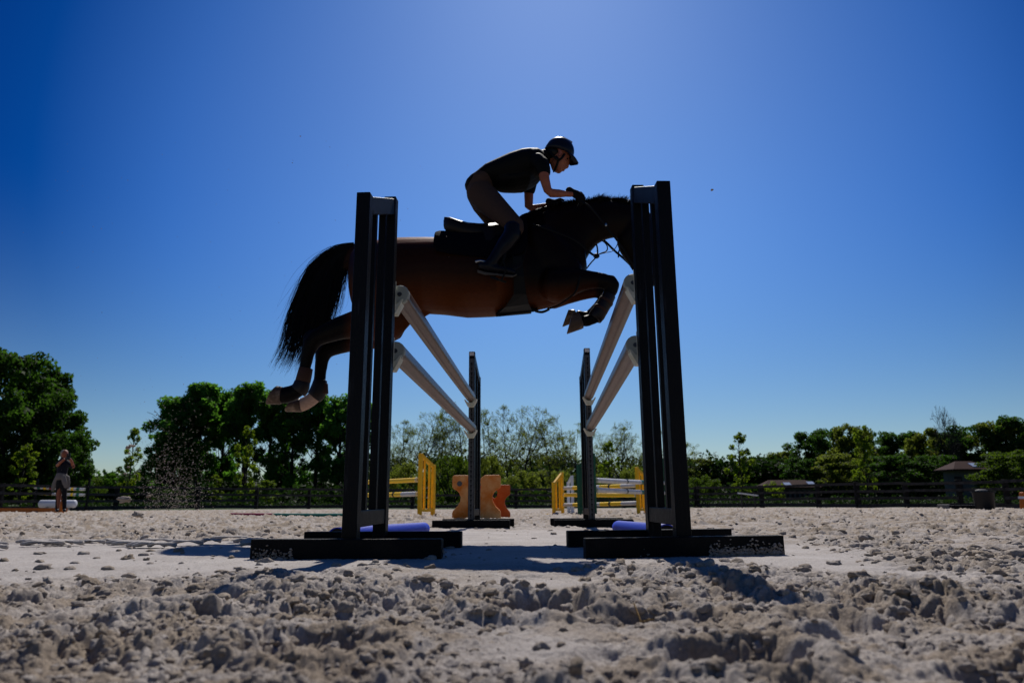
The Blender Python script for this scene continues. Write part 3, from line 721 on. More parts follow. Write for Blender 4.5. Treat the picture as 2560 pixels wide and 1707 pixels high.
fence('dark rail fence along the right side of the arena, in front of the low house', [(1745, 38.2), (1905, 36), (2047, 33), (2145, 31), (2267, 30), (2402, 28.5), (2520, 27), (2640, 25)])
a, b_ = P(1846, 1232, 34), P(1893, 1238, 34)
r_ = thing('white_trestle', 'pale board on two legs leaning at the fence under the young tree', 'board', (a.x, a.y, gz(a.x, a.y)))
obj('board', MB().bar(a, b_, .3, .05), 'white_paint', r_)
for t_ in (.15, .85):
    c = a.lerp(b_, t_); g_ = gz(c.x, c.y); obj('leg', MB().box((c.x, c.y, (c.z + g_) / 2 - .03), (.05, .05, c.z - g_ - .06)), 'rail_wood', r_)

# ------------------------------------------------------------------ TREES
def leaves(centers, radii, n_, size, seed, flat=.8, asp=.6):
    g_ = np.random.default_rng(seed); centers = np.array(centers); radii = np.array(radii)
    w_ = radii ** 2.2; k = g_.choice(len(centers), n_, p=w_ / w_.sum())
    d = g_.normal(size=(n_, 3)); d /= np.linalg.norm(d, axis=1)[:, None]; rr = g_.uniform(0, 1, n_) ** .45
    c = centers[k] + d * (rr * radii[k])[:, None] * np.array([1, 1, flat])
    nrm = g_.normal(size=(n_, 3)) + d * .6 + np.array([0, 0, .5]); nrm /= np.linalg.norm(nrm, axis=1)[:, None]
    t_ = np.cross(nrm, g_.normal(size=(n_, 3))); t_ /= np.linalg.norm(t_, axis=1)[:, None]; b_ = np.cross(nrm, t_)
    s_ = size * g_.uniform(.5, 1.3, n_)[:, None]
    V = np.stack([c - t_ * s_, c - b_ * s_ * asp, c + t_ * s_, c + b_ * s_ * asp], 1).reshape(-1, 3)
    return V, np.arange(n_ * 4).reshape(-1, 4)
def tubes_np(segs, sides=5):
    n_ = len(segs); V = np.empty((n_, 2 * sides, 3))
    for i, (a, b_, ra, rb) in enumerate(segs):
        d = (b_ - a); L_ = np.linalg.norm(d); d = d / max(L_, 1e-6); h_ = np.array([0, 1., 0]) if abs(d[1]) < .8 else np.array([1., 0, 0])
        u = np.cross(d, h_); u /= np.linalg.norm(u); v = np.cross(d, u)
        for k in range(sides):
            an = 2 * math.pi * k / sides; o_ = u * math.cos(an) + v * math.sin(an); V[i, k] = a + o_ * ra; V[i, sides + k] = b_ + o_ * rb
    base = (np.arange(n_) * 2 * sides)[:, None, None]
    f = np.array([[k, (k + 1) % sides, sides + (k + 1) % sides, sides + k] for k in range(sides)])
    return V.reshape(-1, 3), (f[None] + base).reshape(-1, 4)
def branch(p, d, L_, r_, depth, segs, tips, g_, spread=.5, up_=.15, kids=(2, 4), rmin=.02, taper=.62, wob=.16):
    n_ = 4 if depth > 1 else 3; cur = p.copy(); dr = d / np.linalg.norm(d); rr = r_
    for i in range(n_):
        dr = dr + g_.normal(size=3) * wob + np.array([0, 0, up_ * .3]); dr /= np.linalg.norm(dr)
        nx = cur + dr * L_ / n_; r2 = max(rr * (.88 if depth > 1 else .75), rmin); segs.append((cur, nx, rr, r2)); 
        if depth > 0 and i >= 1:
            for _ in range(int(g_.integers(kids[0], kids[1])) if i == n_ - 1 else int(g_.integers(0, 2)) + (1 if depth > 2 else 0)):
                s_ = g_.normal(size=3); s_ -= dr * s_.dot(dr); s_ /= np.linalg.norm(s_); nd = dr * (1 - spread * .5) + s_ * spread * g_.uniform(.6, 1.4) + np.array([0, 0, up_])
                branch(nx, nd, L_ * g_.uniform(.55, .8), max(r2 * taper, rmin), depth - 1, segs, tips, g_, spread, up_, kids, rmin, taper, wob)
        cur, rr = nx, r2
    if depth <= 1: tips.append(cur)
def proto(kind, seed):
    """unit: height 1, foot at the origin. returns (name, trunk mesh, crown mesh, extra)"""
    g_ = np.random.default_rng(seed); segs, tips = [], []; ex = None
    if kind == 'broad':     # big dense crown down to the ground
        branch(np.zeros(3), np.array([0, 0, 1.]), .30, .030, 3, segs, tips, g_, .75, .12, rmin=.002)
        cs, rs = [], []
        for _ in range(120):
            a_, h_ = g_.uniform(0, 6.28), g_.uniform(.05, .93); prof = .37 * math.sin(math.pi * (h_ * .80 + .17)) ** .6; r_ = prof * g_.uniform(.5, 1.0)
            cs.append((r_ * math.cos(a_), r_ * math.sin(a_), h_)); rs.append(g_.uniform(.04, .095))
        V, Q = leaves(cs, rs, 17000, .0165, seed, .75); lm = 'leaf_dark'; bk = 'bark_dark'
    elif kind == 'poplar':  # tall, dense head, airy below with visible trunks
        segs.append((np.zeros(3), np.array([.01, 0, .35]), .02, .016)); segs.append((np.array([.01, 0, .35]), np.array([.0, 0, .9]), .016, .004))
        for i in range(26):
            h_ = g_.uniform(.12, .68); a_ = g_.uniform(0, 6.28); branch(np.array([.005, 0, h_]), np.array([math.cos(a_), math.sin(a_), 1.1]), .17, .006, 1, segs, tips, g_, .5, .3, rmin=.0018)
        cs, rs = [], []
        for _ in range(120):
            a_, h_ = g_.uniform(0, 6.28), g_.uniform(.14, .96) ** .8; prof = .235 * math.sin(math.pi * min(1, (h_ * .78 + .20))) ** .6
            if h_ < .58 and g_.uniform() < (.35 if seed % 5 < 2 else .66): continue
            r_ = prof * g_.uniform(.2, 1.0); cs.append((r_ * math.cos(a_), r_ * math.sin(a_), h_)); rs.append(g_.uniform(.024, .066))
        V, Q = leaves(cs, rs, 12000, .0150, seed, 1.1); lm = 'leaf_poplar'; bk = 'bark_dark'
    elif kind == 'sparse':  # thin forked trunk, bare twigs with few small leaves, mistletoe
        lean = g_.uniform(-.10, .10); cur = np.zeros(3); path = [cur]; fork = g_.uniform(.35, .6)
        def stem(cur, dr, h0, h1, r0_, r1_):
            n_ = 12; out_ = [cur]
            for i in range(n_):
                dr = dr + g_.normal(size=3) * .045; dr[1] *= .8; dr /= np.linalg.norm(dr); nx = cur + dr * (h1 - h0) / n_
                ra = r0_ + (r1_ - r0_) * i / n_; rb = r0_ + (r1_ - r0_) * (i + 1) / n_; segs.append((cur, nx, ra, rb)); cur = nx; out_.append(cur)
                hh = h0 + (h1 - h0) * (i + 1) / n_
                if hh > .30:
                    for _ in range(int(g_.integers(1, 3))):
                        a_ = g_.uniform(0, 6.28); L_ = (.16 * (1.15 - hh) + .05) * g_.uniform(.7, 1.3)
                        branch(cur, np.array([math.cos(a_), math.sin(a_), g_.uniform(.4, 1.1)]), L_, rb * .5, 2, segs, tips, g_, .6, .12, (2, 4), .0011, .6, .14)
            tips.append(cur); return out_
        p_ = stem(cur, np.array([lean, 0, 1.]), 0, .97, .0115, .0018)
        if g_.uniform() < .65:
            k_ = int(fork * 12); stem(p_[k_], np.array([g_.uniform(.2, .45) * (1 if lean < 0 else -1), g_.uniform(-.2, .2), 1.]), fork, .93, .0075, .0015)
        top = max(t_[2] for t_ in tips); segs = [(a / top, b_ / top, ra, rb) for a, b_, ra, rb in segs]; tips = [t_ / top for t_ in tips]
        tp = [t_ for t_ in tips if t_[2] > .3] or tips
        V, Q = leaves([tuple(t_) for t_ in tp], [.022] * len(tp), 2800, .0056, seed, 1)
        k_ = g_.integers(0, len(tp)); V2, Q2 = leaves([tuple(tp[k_] * np.array([.8, .8, .85]))], [.016], 350, .005, seed + 1, 1)
        V, Q = np.vstack([V, V2]), np.vstack([Q, Q2 + len(V)])
        # leafier low sprays
        cs = [(g_.uniform(-.11, .11), g_.uniform(-.08, .08), g_.uniform(.05, .55)) for _ in range(24)]
        V3, Q3 = leaves(cs, [g_.uniform(.02, .05) for _ in cs], 1300, .008, seed + 2, .8); V, Q = np.vstack([V, V3]), np.vstack([Q, Q3 + len(V)])
        lm = 'leaf_olive'; bk = 'bark_grey'
    elif kind == 'bare':
        branch(np.zeros(3), np.array([0, 0, 1.]), .42, .028, 4, segs, tips, g_, .60, .12, kids=(3, 5), rmin=.0022, wob=.14)
        top = max(t_[2] for t_ in tips); segs = [(a / top, b_ / top, ra, rb) for a, b_, ra, rb in segs]; return segs, None, None, 'bark_grey'
    elif kind == 'young':   # narrow feathered sapling with bright leaves
        segs.append((np.zeros(3), np.array([.0, 0, .9]), .011, .004))
        for i in range(44):
            h_ = .16 + .78 * i / 44; a_ = i * 2.4; l_ = .17 * (1 - h_) ** .5 + .03; segs.append((np.array([0, 0, h_]), np.array([math.cos(a_) * l_ * .6, math.sin(a_) * l_ * .6, h_ + l_ * .7]), .0035, .0015))
        cs, rs = [], []
        for _ in range(46):
            h_ = g_.uniform(.16, .97); prof = .145 * math.sin(math.pi * min(1, (1 - h_) * .80 + .03)) ** .55 + .012; a_ = g_.uniform(0, 6.28); r_ = prof * g_.uniform(.2, 1)
            cs.append((r_ * math.cos(a_), r_ * math.sin(a_), h_)); rs.append(g_.uniform(.018, .045))
        V, Q = leaves(cs, rs, 3400, .0135, seed, 1.1); lm = 'leaf_bright'; bk = 'bark_grey'
    elif kind == 'bush':
        for i in range(12):
            a_ = g_.uniform(0, 6.28); segs.append((np.zeros(3), np.array([math.cos(a_) * .4, math.sin(a_) * .4, .6]), .02, .006))
        cs, rs = [], []
        for _ in range(60):
            a_, h_ = g_.uniform(0, 6.28), g_.uniform(.08, .88); prof = .50 * math.sqrt(max(.05, 1 - (h_ * 1.06 - .15) ** 2)); r_ = prof * g_.uniform(.3, 1)
            cs.append((r_ * math.cos(a_), r_ * math.sin(a_), h_)); rs.append(g_.uniform(.07, .15))
        V, Q = leaves(cs, rs, 5500, .024, seed, .8); lm = 'leaf_bush'; bk = 'bark_grey'
    return segs, V, Q, (lm, bk)
PROTO = {}
def get_proto(kind, i, lm=None):
    key = (kind, i, lm)
    if key not in PROTO:
        segs, V, Q, mm = proto(kind, 100 + 13 * i + len(kind) * 7)
        tv, tq = tubes_np(segs, 5 if kind in ('broad', 'poplar') else 4)
        if kind == 'bare': PROTO[key] = (fast_mesh('trunk', tv, tq, mm), None)
        else:
            PROTO[key] = (fast_mesh('trunk', tv, tq, mm[1]), fast_mesh('crown', V, Q, lm or mm[0], smooth=False))
    return PROTO[key]
def tree(kind, var, label, px, top, Y, wpx=None, group=None, name=None, cat='tree', lm=None, basepx=None):
    tm, cm = get_proto(kind, var, lm); b_ = P(px, 1250, Y); base = gz(b_.x, Y) - .1
    h_ = (P(px, top, Y).z - base); nat = {'broad': .86, 'poplar': .48, 'sparse': .40, 'bare': .9, 'young': .30, 'bush': 1.15}[kind]
    wx = 1.0 if wpx is None else (wpx / F * Y) / (nat * h_)
    nm = name or {'broad': 'broadleaf_tree', 'poplar': 'poplar_tree', 'sparse': 'thin_tree', 'bare': 'bare_tree', 'young': 'young_tree', 'bush': 'bush'}[kind]
    r_ = thing(nm, label, cat, (b_.x, Y, base), group); r_.scale = (h_ * wx, h_ * wx, h_); r_.rotation_euler.z = random.uniform(0, 6.28) if kind not in ('sparse',) else random.choice([0, 3.14])
    t_ = bpy.data.objects.new('trunk', tm); COL.objects.link(t_); t_.parent = r_
    if cm: c = bpy.data.objects.new('crown', cm); COL.objects.link(c); c.parent = r_
    return r_
GL, GP, GC, GR, GY = 'dark trees at the left edge', 'row of tall poplars left of the jump', 'thin half bare trees behind the jump', 'wooded rise on the right', 'young trees planted along the fence'
tree('broad', 0, 'huge dark tree filling the left edge of the picture', -20, 868, 58, 330, GL)
tree('broad', 1, 'dark rounded tree behind the spectator, right flank of the left mass', 108, 962, 60, 215, GL)
tree('broad', 2, 'dark tree standing low in front of the left mass, beside the spectator head', 160, 1068, 57, 130, GL)
tree('broad', 3, 'dark tree behind the huge one at the left edge', 60, 905, 66, 240, GL)
tree('bush', 0, 'low green tree right of the left mass, above the striped poles', 222, 1188, 62, 80, GL, name='small_tree')
for i, (px, top, Y, w, lab) in enumerate((
        (425, 992, 84, 165, 'leftmost poplar of the row, its dark side bulging over the flying sand'), (405, 1090, 82, 120, 'short dark poplar at the foot of the leftmost one'),
        (484, 960, 86, 165, 'second tall poplar from the left, rounded dark top'), (545, 978, 90, 130, 'third poplar from the left, a little lower than both neighbours'),
        (606, 956, 86, 150, 'fourth poplar from the left, tallest, behind the bright young tree'), (668, 974, 88, 130, 'fifth poplar from the left, just left of the horse hooves'),
        (722, 1010, 87, 130, 'sixth poplar, below the hind hooves of the horse'), (785, 984, 89, 140, 'seventh poplar, right of the hooves'), (842, 988, 86, 140, 'eighth poplar, beside the near left black stand'),
        (905, 1010, 90, 120, 'last poplar of the row, seen through the near left stand'))):
    tree('poplar', i % 5, lab, px, top, Y, w, GP)
for i, (px, top, w) in enumerate(((455, 1105, 140), (700, 1150, 90), (860, 1130, 100))):
    tree('poplar', (i + 2) % 5, ('low dark poplar between the leftmost two', 'low poplar in the gap below the hooves', 'low poplar at the base of the near left stand')[i], px, top, 93, w, GP)
ct = [(950, 1085, 76, 'first thin tree right of the near left stand, low and leafy'), (985, 1066, 74, 'second thin tree right of the near left stand'), (1020, 1048, 77, 'thin tree left of the lower left pole'), (1052, 1030, 73, 'thin tree with its twigs against the lower left pole'),
      (1085, 1018, 75, 'thin tree holding a dark nest, above the yellow stand'), (1118, 1024, 78, 'thin tree above the bright bush'), (1150, 1008, 74, 'thin tree just left of the far left black stand'), (1205, 1030, 77, 'thin tree just right of the far left black stand'),
      (1240, 1018, 73, 'thin tree right of the orange blocks, forked low'), (1275, 1010, 76, 'thin tree with a wide twiggy top, tallest in the middle'), (1312, 1014, 72, 'slender tree with a round airy head, middle of the row'), (1345, 1055, 78, 'lower thin tree right of the round headed one'),
      (1378, 1048, 74, 'thin tree above the left end of the right yellow jump'), (1412, 1038, 76, 'thin tree with mistletoe balls left of the far right stand'), (1448, 1056, 72, 'thin tree just left of the far right black stand'), (1505, 1062, 77, 'thin tree just right of the far right black stand'),
      (1545, 1070, 73, 'thin tree behind the green and white poles'), (1585, 1052, 75, 'thin tree left of the near right stand, twiggy top'), (1625, 1050, 78, 'thin tree seen through the near right stand'), (1708, 1100, 80, 'thin tree just right of the near right stand')]
for i, (px, top, Y, lab) in enumerate(ct):
    tree('sparse', i % 7, lab, px, top, Y, random.uniform(75, 115), GC)
for i, (px, top, Y, w, lab) in enumerate(((1000, 1150, 66, 110, 'olive green small tree right of the near left stand'), (1170, 1140, 64, 90, 'olive small tree behind the far left stand'), (1225, 1130, 68, 90, 'olive small tree above the right hand orange block'), (1320, 1170, 64, 110, 'dull green small tree between the blocks and the right yellow jump'),
        (1400, 1165, 66, 90, 'dull green small tree behind the left stand of the right yellow jump'), (1580, 1160, 64, 90, 'dull green small tree behind the right yellow jump poles'), (1270, 1185, 60, 90, 'low dark shrub tree in the middle gap'), (1070, 1165, 66, 90, 'low green tree right of the yellow stand'), (1490, 1175, 66, 90, 'low green tree behind the far right stand'))):
    tree('bush', i % 3, lab, px, top, Y, w, 'small trees under the thin ones', name='small_tree', lm='leaf_olive')
tree('bush', 1, 'bright green round bush behind the yellow stand', 1130, 1122, 50, 130, None, lm='leaf_bush', cat='bush')
tree('bush', 2, 'bright green bush right of the near right stand', 1768, 1184, 60, 95, None, lm='leaf_bush', cat='bush')
tree('bush', 0, 'green bush close beside the near right stand', 1722, 1192, 62, 60, None, lm='leaf_bush', cat='bush')
for i, (px, top, Y, w, lab) in enumerate(((318, 1068, 46, 52, 'young tree with three leafy tufts left of the poplars'), (612, 1064, 44, 60, 'bright yellow green young tree in front of the poplars'), (47, 1106, 46, 64, 'dull green young tree left of the spectator'),
        (537, 1185, 46, 36, 'short young tree left of the bright yellow green one'), (1526, 1102, 46, 52, 'bright young tree between the far right and near right stands'), (1857, 1080, 44, 60, 'bright young tree alone against the sky, right of the near right stand'),
        (2173, 1062, 40, 58, 'tall narrow bright young tree in front of the wooded rise'), (665, 1200, 45, 60, 'low bright sapling right of the bright young tree'))):
    tree('young', i % 4, lab, px, top, Y, w, GY)
rt_ = [(1748, 1142, 105, 110, 'round dark tree just right of the near right stand'), (1815, 1146, 112, 90, 'low green tree left of the lone young tree'), (1900, 1134, 108, 95, 'dark tree right of the lone young tree'), (1965, 1122, 112, 110, 'mid green tree where the wood begins to rise'),
       (2035, 1075, 100, 130, 'tall dark green tree, first high one of the rise'), (2085, 1066, 104, 120, 'tree with a tufted top, second high one of the rise'), (2140, 1052, 100, 130, 'tallest tree left of the narrow bright young tree'), (2205, 1068, 106, 130, 'tree right behind the narrow bright young tree'),
       (2268, 1072, 104, 130, 'mid height tree right of the narrow bright young tree'), (2330, 1066, 98, 120, 'round topped tree left of the leafless one'), (2400, 1075, 100, 130, 'tree at the foot of the leafless one'), (2460, 1050, 96, 150, 'broad tree above the small house'),
       (2520, 1040, 94, 150, 'high broad tree near the right edge'), (2578, 1030, 92, 160, 'highest tree cut by the right edge'), (2010, 1140, 92, 110, 'lower dark tree above the long low house'), (2100, 1130, 90, 150, 'lower dark tree left of the narrow young one'), (2240, 1130, 90, 170, 'lower dark tree in the middle of the rise'), (2350, 1130, 88, 150, 'lower dark tree left of the small house')]
for i, (px, top, Y, w, lab) in enumerate(rt_):
    tree('broad', i % 5, lab, px, top, Y, w * 1.15, GR, lm=('leaf_dark' if i % 3 else 'leaf_olive'))
tree('broad', 2, 'leafy green tree in front of the small house, at the right edge', 2535, 1118, 48, 190, GR, lm='leaf_bush')
tree('bare', 0, 'leafless tree standing up above the wooded rise', 2376, 1012, 90, 74, None)
# hedges and undergrowth read as one mass
def mass(name, label, spec, n_, size, seed, lm, kind='stuff', cat='undergrowth'):
    g_ = np.random.default_rng(seed); cs, rs = [], []
    for px0, px1, top, Y, k_, rr in spec:
        for _ in range(k_):
            px = g_.uniform(px0, px1); yy = Y + g_.uniform(-2, 2); t_ = P(px, top + g_.uniform(-6, 10), yy); z_ = g_.uniform(gz(t_.x, yy), max(t_.z, gz(t_.x, yy) + .2))
            cs.append((t_.x, yy, z_)); rs.append(rr * g_.uniform(.5, 1.2))
    V, Q = leaves(cs, rs, n_, size, seed, .8)
    return tag(place_mesh(name, fast_mesh(name, V, Q, lm, smooth=False), smooth=False), label, cat, None, kind)
mass('distant_hedge', 'far low wood along the horizon left of the poplars', [(190, 420, 1196, 130, 90, 2.6), (-60, 200, 1190, 120, 60, 2.5)], 14000, .42, 5, 'leaf_dark', cat='wood')
mass('undergrowth', 'dark undergrowth filling the ground below the poplars and thin trees', [(350, 920, 1200, 95, 260, 1.7), (380, 920, 1222, 52, 120, .8), (900, 1720, 1150, 92, 330, 1.7), (900, 1720, 1180, 82, 300, 1.4), (900, 1720, 1218, 55, 120, .8)], 80000, .22, 6, 'leaf_shade')
mass('undergrowth', 'dark undergrowth below the wooded rise', [(1690, 2640, 1165, 104, 420, 2.6), (1690, 2640, 1218, 88, 220, 1.1)], 60000, .30, 7, 'leaf_shade')
mass('verge_grass', 'rough grass and weeds growing along the fence', [(-50, 700, 1256, 41, 220, .35), (700, 1750, 1262, 43, 260, .3), (1750, 2620, 1250, 40, 260, .45)], 26000, .07, 8, 'leaf_shade', cat='grass')
# houses
def house(label, px0, px1, ytop, yeave, ybase, Y, depth, hip, cols=0, sky_=((.8, .5),), nm='low_house'):
    a, b_ = P(px0, ybase, Y), P(px1, ybase, Y); g_ = gz(a.x, Y); ze, zt = P(px0, yeave, Y).z, P(px0, ytop, Y).z; w_ = b_.x - a.x
    root = thing(nm, label, 'house', ((a.x + b_.x) / 2, Y + depth / 2, g_))
    obj('wall', MB().box(((a.x + b_.x) / 2, Y + depth / 2 + .3, (g_ + ze) / 2), (w_ - .6, depth - .6, ze - g_)), 'wall_grey', root)
    o_ = .3; x0, x1, y0, y1 = a.x - o_, b_.x + o_, Y - o_, Y + depth + o_; ym = (y0 + y1) / 2
    v = [(x0, y0, ze - .05), (x1, y0, ze - .05), (x1, y1, ze - .05), (x0, y1, ze - .05), (x0 + hip, ym, zt), (x1 - hip, ym, zt), (x0, y0, ze + .06), (x1, y0, ze + .06), (x1, y1, ze + .06), (x0, y1, ze + .06)]
    rf = obj('roof', MB().add(v, [(0, 1, 7, 6), (1, 2, 8, 7), (2, 3, 9, 8), (3, 0, 6, 9), (6, 7, 5, 4), (7, 8, 5), (8, 9, 4, 5), (9, 6, 4), (3, 2, 1, 0)]), 'roof_tile', root)
    for tx, tz in sky_:
        c0 = Vector((x0 + (x1 - x0) * tx, y0 + (ym - y0) * tz, ze + .06 + (zt - ze - .06) * tz)); d = Vector((0, ym - y0, zt - ze - .06)).normalized(); n_ = Vector((0, -d.z, d.y))
        obj('skylight', MB().bar(c0 - d * .35 + n_ * .03, c0 + d * .35 + n_ * .03, .75, .06, n_), 'glass_sky', rf)
    if cols:
        for i in range(cols):
            x_ = a.x + .5 + (w_ - 1.0) * i / (cols - 1); obj('window', MB().box((x_, Y + .57, g_ + (ze - g_) * .55), (w_ / cols * .42, .06, (ze - g_) * .5)), 'dark_void', root)
    return root
house('long low house with a reddish tiled roof beyond the right fence', 1914, 2048, 1199, 1219, 1240, 78, 2.6, 1.2, 10, ((.86, .5), (.45, .4)))
house('small house with a brown roof and skylight at the foot of the wooded rise', 2396, 2486, 1151, 1174, 1232, 58, 2.2, 1.1, 2, ((.62, .45),), 'small_house')
# a creeper over the left end of the long roof
mass('creeper', 'reddish yellow creeper growing over the left end of the long low roof', [(1905, 1960, 1206, 77.2, 40, .35)], 2500, .09, 9, 'leaf_bright', kind='stuff', cat='creeper')

# ------------------------------------------------------------------ THE HORSE
HY = 4.9
KP = 4.9 / F * 1.03           # metres per photo pixel at the horse
c0 = P(1180, 690, HY)
horse = thing('horse', 'dark bay horse in mid jump over the poles, black tail flying and forelegs folded', 'horse', tuple(c0))
def ring_tb(T, B, hw, Y0=HY, n_=28, p=2.0, topw=1.0, shift=0):
    """cross section: T,B photo pixels of top and bottom line at the mid plane, hw half width"""
    T3, B3 = P(T[0], T[1], Y0), P(B[0], B[1], Y0); c = (T3 + B3) / 2; h_ = (T3 - B3) / 2; out_ = []
    for k in range(n_):
        an = 2 * math.pi * k / n_; s_, c_ = math.sin(an), math.cos(an)
        sy = math.copysign(abs(s_) ** (2 / p), s_); cz = math.copysign(abs(c_) ** (2 / p), c_)
        w_ = hw * (topw + (1 - topw) * (1 - cz) / 2) if topw != 1 else hw
        out_.append(c + h_ * cz + Vector((0, w_ * sy, 0)))
    return out_
def shift_rings(rings, dy): return [[p_ + Vector((0, dy, 0)) for p_ in r_] for r_ in rings]
hb = MB()
# barrel, quarters, chest
hb.loft([ring_tb(*a) for a in [((876, 668), (874, 720), .06), ((884, 632), (882, 765), .17), ((905, 614), (905, 800), .245), ((945, 605), (945, 822), .28), ((985, 600), (985, 815), .285, HY, 28, 2.1),
    ((1025, 598), (1022, 797), .28), ((1065, 598), (1062, 782), .275), ((1110, 600), (1108, 784), .285, HY, 28, 2.1), ((1170, 602), (1168, 791), .305, HY, 28, 2.1), ((1225, 597), (1228, 789), .305, HY, 28, 2.1),
    ((1275, 577), (1285, 785), .285, HY, 28, 2.0, .7), ((1315, 550), (1332, 777), .26, HY, 28, 2.0, .55), ((1350, 534), (1378, 767), .24, HY, 28, 2.0, .5), ((1380, 522), (1420, 748), .22, HY, 28, 2.0, .5), ((1405, 516), (1452, 716), .18, HY, 28, 2.0, .5), ((1425, 512), (1468, 672), .13, HY, 28, 2.0, .6)]])
# neck and head
hb.loft([ring_tb(*a) for a in [((1345, 533), (1400, 710), .17), ((1385, 517), (1440, 690), .165, HY, 28, 2, .5), ((1425, 509), (1464, 652), .14, HY, 28, 2, .55), ((1455, 505), (1476, 630), .12, HY, 28, 2, .6), ((1490, 502), (1493, 610), .105, HY, 28, 2, .7),
    ((1525, 503), (1515, 598), .095), ((1558, 508), (1532, 594), .09), ((1588, 517), (1545, 592), .085), ((1600, 530), (1560, 590), .06)]])
hb.loft([ring_tb(*a) for a in [((1603, 508), (1572, 548), .05), ((1622, 530), (1548, 585), .085), ((1638, 552), (1541, 606), .10), ((1648, 580), (1549, 628), .10), ((1653, 606), (1562, 648), .092), ((1655, 634), (1576, 664), .072), ((1654, 660), (1588, 680), .062), ((1651, 684), (1598, 695), .062), ((1644, 706), (1602, 707), .056), ((1636, 716), (1612, 715), .035)]])
for s_ in (-1, 1):   # ears
    e0, e1 = P(1600, 512, HY + .045 * s_), P(1614, 492, HY + .055 * s_); hb.limb([e0, e0.lerp(e1, .5), e1], [(.022, .03), (.026, .032), (.008, .01)], 10)
    a = P(1634, 553, HY + .085 * s_); hb.ell(a, (.028, .018, .022))
def chain(pts, yo, mb=hb, k=1.0, lat=.85):
    """pts: (px, py, half thickness px)"""
    mb.limb([P(p_[0], p_[1], HY + (yo[i] if isinstance(yo, list) else yo)) for i, p_ in enumerate(pts)], [(p_[2] * KP * k, p_[2] * KP * k * (p_[3] if len(p_) > 3 else lat)) for p_ in pts], 16, (0, 1, 0))
# thighs and stifles
chain([(930, 700, 60), (955, 760, 62), (972, 800, 50), (962, 822, 40)], -.14, lat=.6)
chain([(930, 700, 60), (950, 770, 60), (960, 812, 50), (945, 838, 36)], .14, lat=.6)
chain([(985, 760, 42), (990, 800, 40), (975, 815, 36)], -.15, lat=.6)
chain([(1000, 800, 24), (985, 825, 28), (950, 842, 26)], .12, lat=.8)
NH = [(975, 800, 50), (930, 806, 45), (890, 810, 35), (850, 820, 29), (815, 833, 25), (790, 845, 22), (776, 862, 20), (769, 885, 16.5), (764, 912, 14.5), (759, 938, 14), (754, 958, 16), (749, 971, 18.5), (738, 979, 19), (724, 985, 20), (709, 988, 20.5)]
FH = [(955, 828, 46), (915, 838, 38), (878, 850, 30), (845, 862, 25), (820, 872, 23), (808, 886, 20), (804, 905, 17), (801, 930, 15.5), (799, 952, 15.5), (796, 972, 18), (790, 988, 19), (777, 1000, 17), (764, 1008, 17.5), (754, 1012, 18)]
chain(NH, -.15); chain(FH, .15)
chain([(800, 830, 12), (780, 832, 13), (768, 842, 12), (766, 860, 10)], -.15, lat=.6)        # point of the near hock
chain([(830, 866, 12), (806, 864, 12), (797, 876, 11), (795, 894, 9)], .15, lat=.6)
# shoulders and forelegs
chain([(1345, 600, 46), (1385, 650, 54), (1410, 690, 50), (1420, 712, 40)], -.13, lat=.55); chain([(1345, 600, 46), (1385, 650, 54), (1410, 700, 50), (1420, 722, 40)], .13, lat=.55)
NF = [(1385, 714, 44), (1420, 707, 36), (1455, 700, 28), (1485, 700, 22), (1510, 703, 20), (1525, 708, 19), (1530, 722, 16), (1524, 738, 14), (1513, 757, 13), (1500, 776, 13), (1489, 793, 16), (1475, 800, 14), (1462, 803, 15)]
FFo = [(1385, 735, 40), (1420, 734, 28), (1455, 730, 22), (1485, 728, 18), (1508, 730, 17), (1514, 742, 15), (1506, 758, 12.5), (1493, 774, 12), (1478, 788, 14), (1462, 790, 12), (1446, 787, 13)]
chain(NF, -.17); chain(FFo, .12)
chain([(1528, 698, 12), (1537, 712, 13), (1534, 728, 11)], -.17, lat=1.1)
# wither and loin shape, dock of the tail, sheath fold
chain([(1290, 570, 16), (1330, 545, 20), (1370, 528, 16)], 0, lat=.7)
chain([(905, 622, 16), (884, 630, 16), (868, 650, 11), (862, 672, 8)], 0, lat=1)
chain([(1070, 782, 5), (1050, 790, 9), (1030, 792, 8)], 0, lat=1.6)
body = fused('body', hb, 'horse_coat', horse, .0125, 7, .5)
me = body.data; nv = len(me.vertices); co = np.empty(nv * 3); me.vertices.foreach_get('co', co); co = co.reshape(-1, 3) + np.array(c0)
# coat colour: bay with black points and one pale hind pastern
def pxof(co):
    d = co - np.array(CAMP); zf = d @ np.array(fwd); return CX + (d @ np.array(rt)) / zf * F, CY - (d @ np.array(up)) / zf * F
qx, qy = pxof(co)
bay = np.array([.086, .022, .005]); blk = np.array([.0030, .0018, .0014]); pale = np.array([.45, .30, .22]); sun_rim = np.array([.26, .085, .03])
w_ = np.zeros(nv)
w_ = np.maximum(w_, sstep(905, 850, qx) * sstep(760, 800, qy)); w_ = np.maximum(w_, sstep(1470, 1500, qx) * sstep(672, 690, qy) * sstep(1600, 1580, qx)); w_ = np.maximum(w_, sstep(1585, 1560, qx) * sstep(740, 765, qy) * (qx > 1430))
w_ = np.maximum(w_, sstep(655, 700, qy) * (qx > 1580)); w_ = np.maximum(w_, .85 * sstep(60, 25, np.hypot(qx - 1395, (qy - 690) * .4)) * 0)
w_ = np.maximum(w_, .96 * sstep(1225, 1330, qx) * sstep(775, 690, qy))          # front half mixed almost fully to black
w_ = np.maximum(w_, .80 * sstep(765, 670, qy) * (qx < 1240))  # rear flank mixed towards black, fading out down to the belly
top = sstep(612, 602, qy) * (qx > 900) * (qx < 1105); w_ = w_ * (1 - top)  # sunlit rim along the croup, put into the coat colour
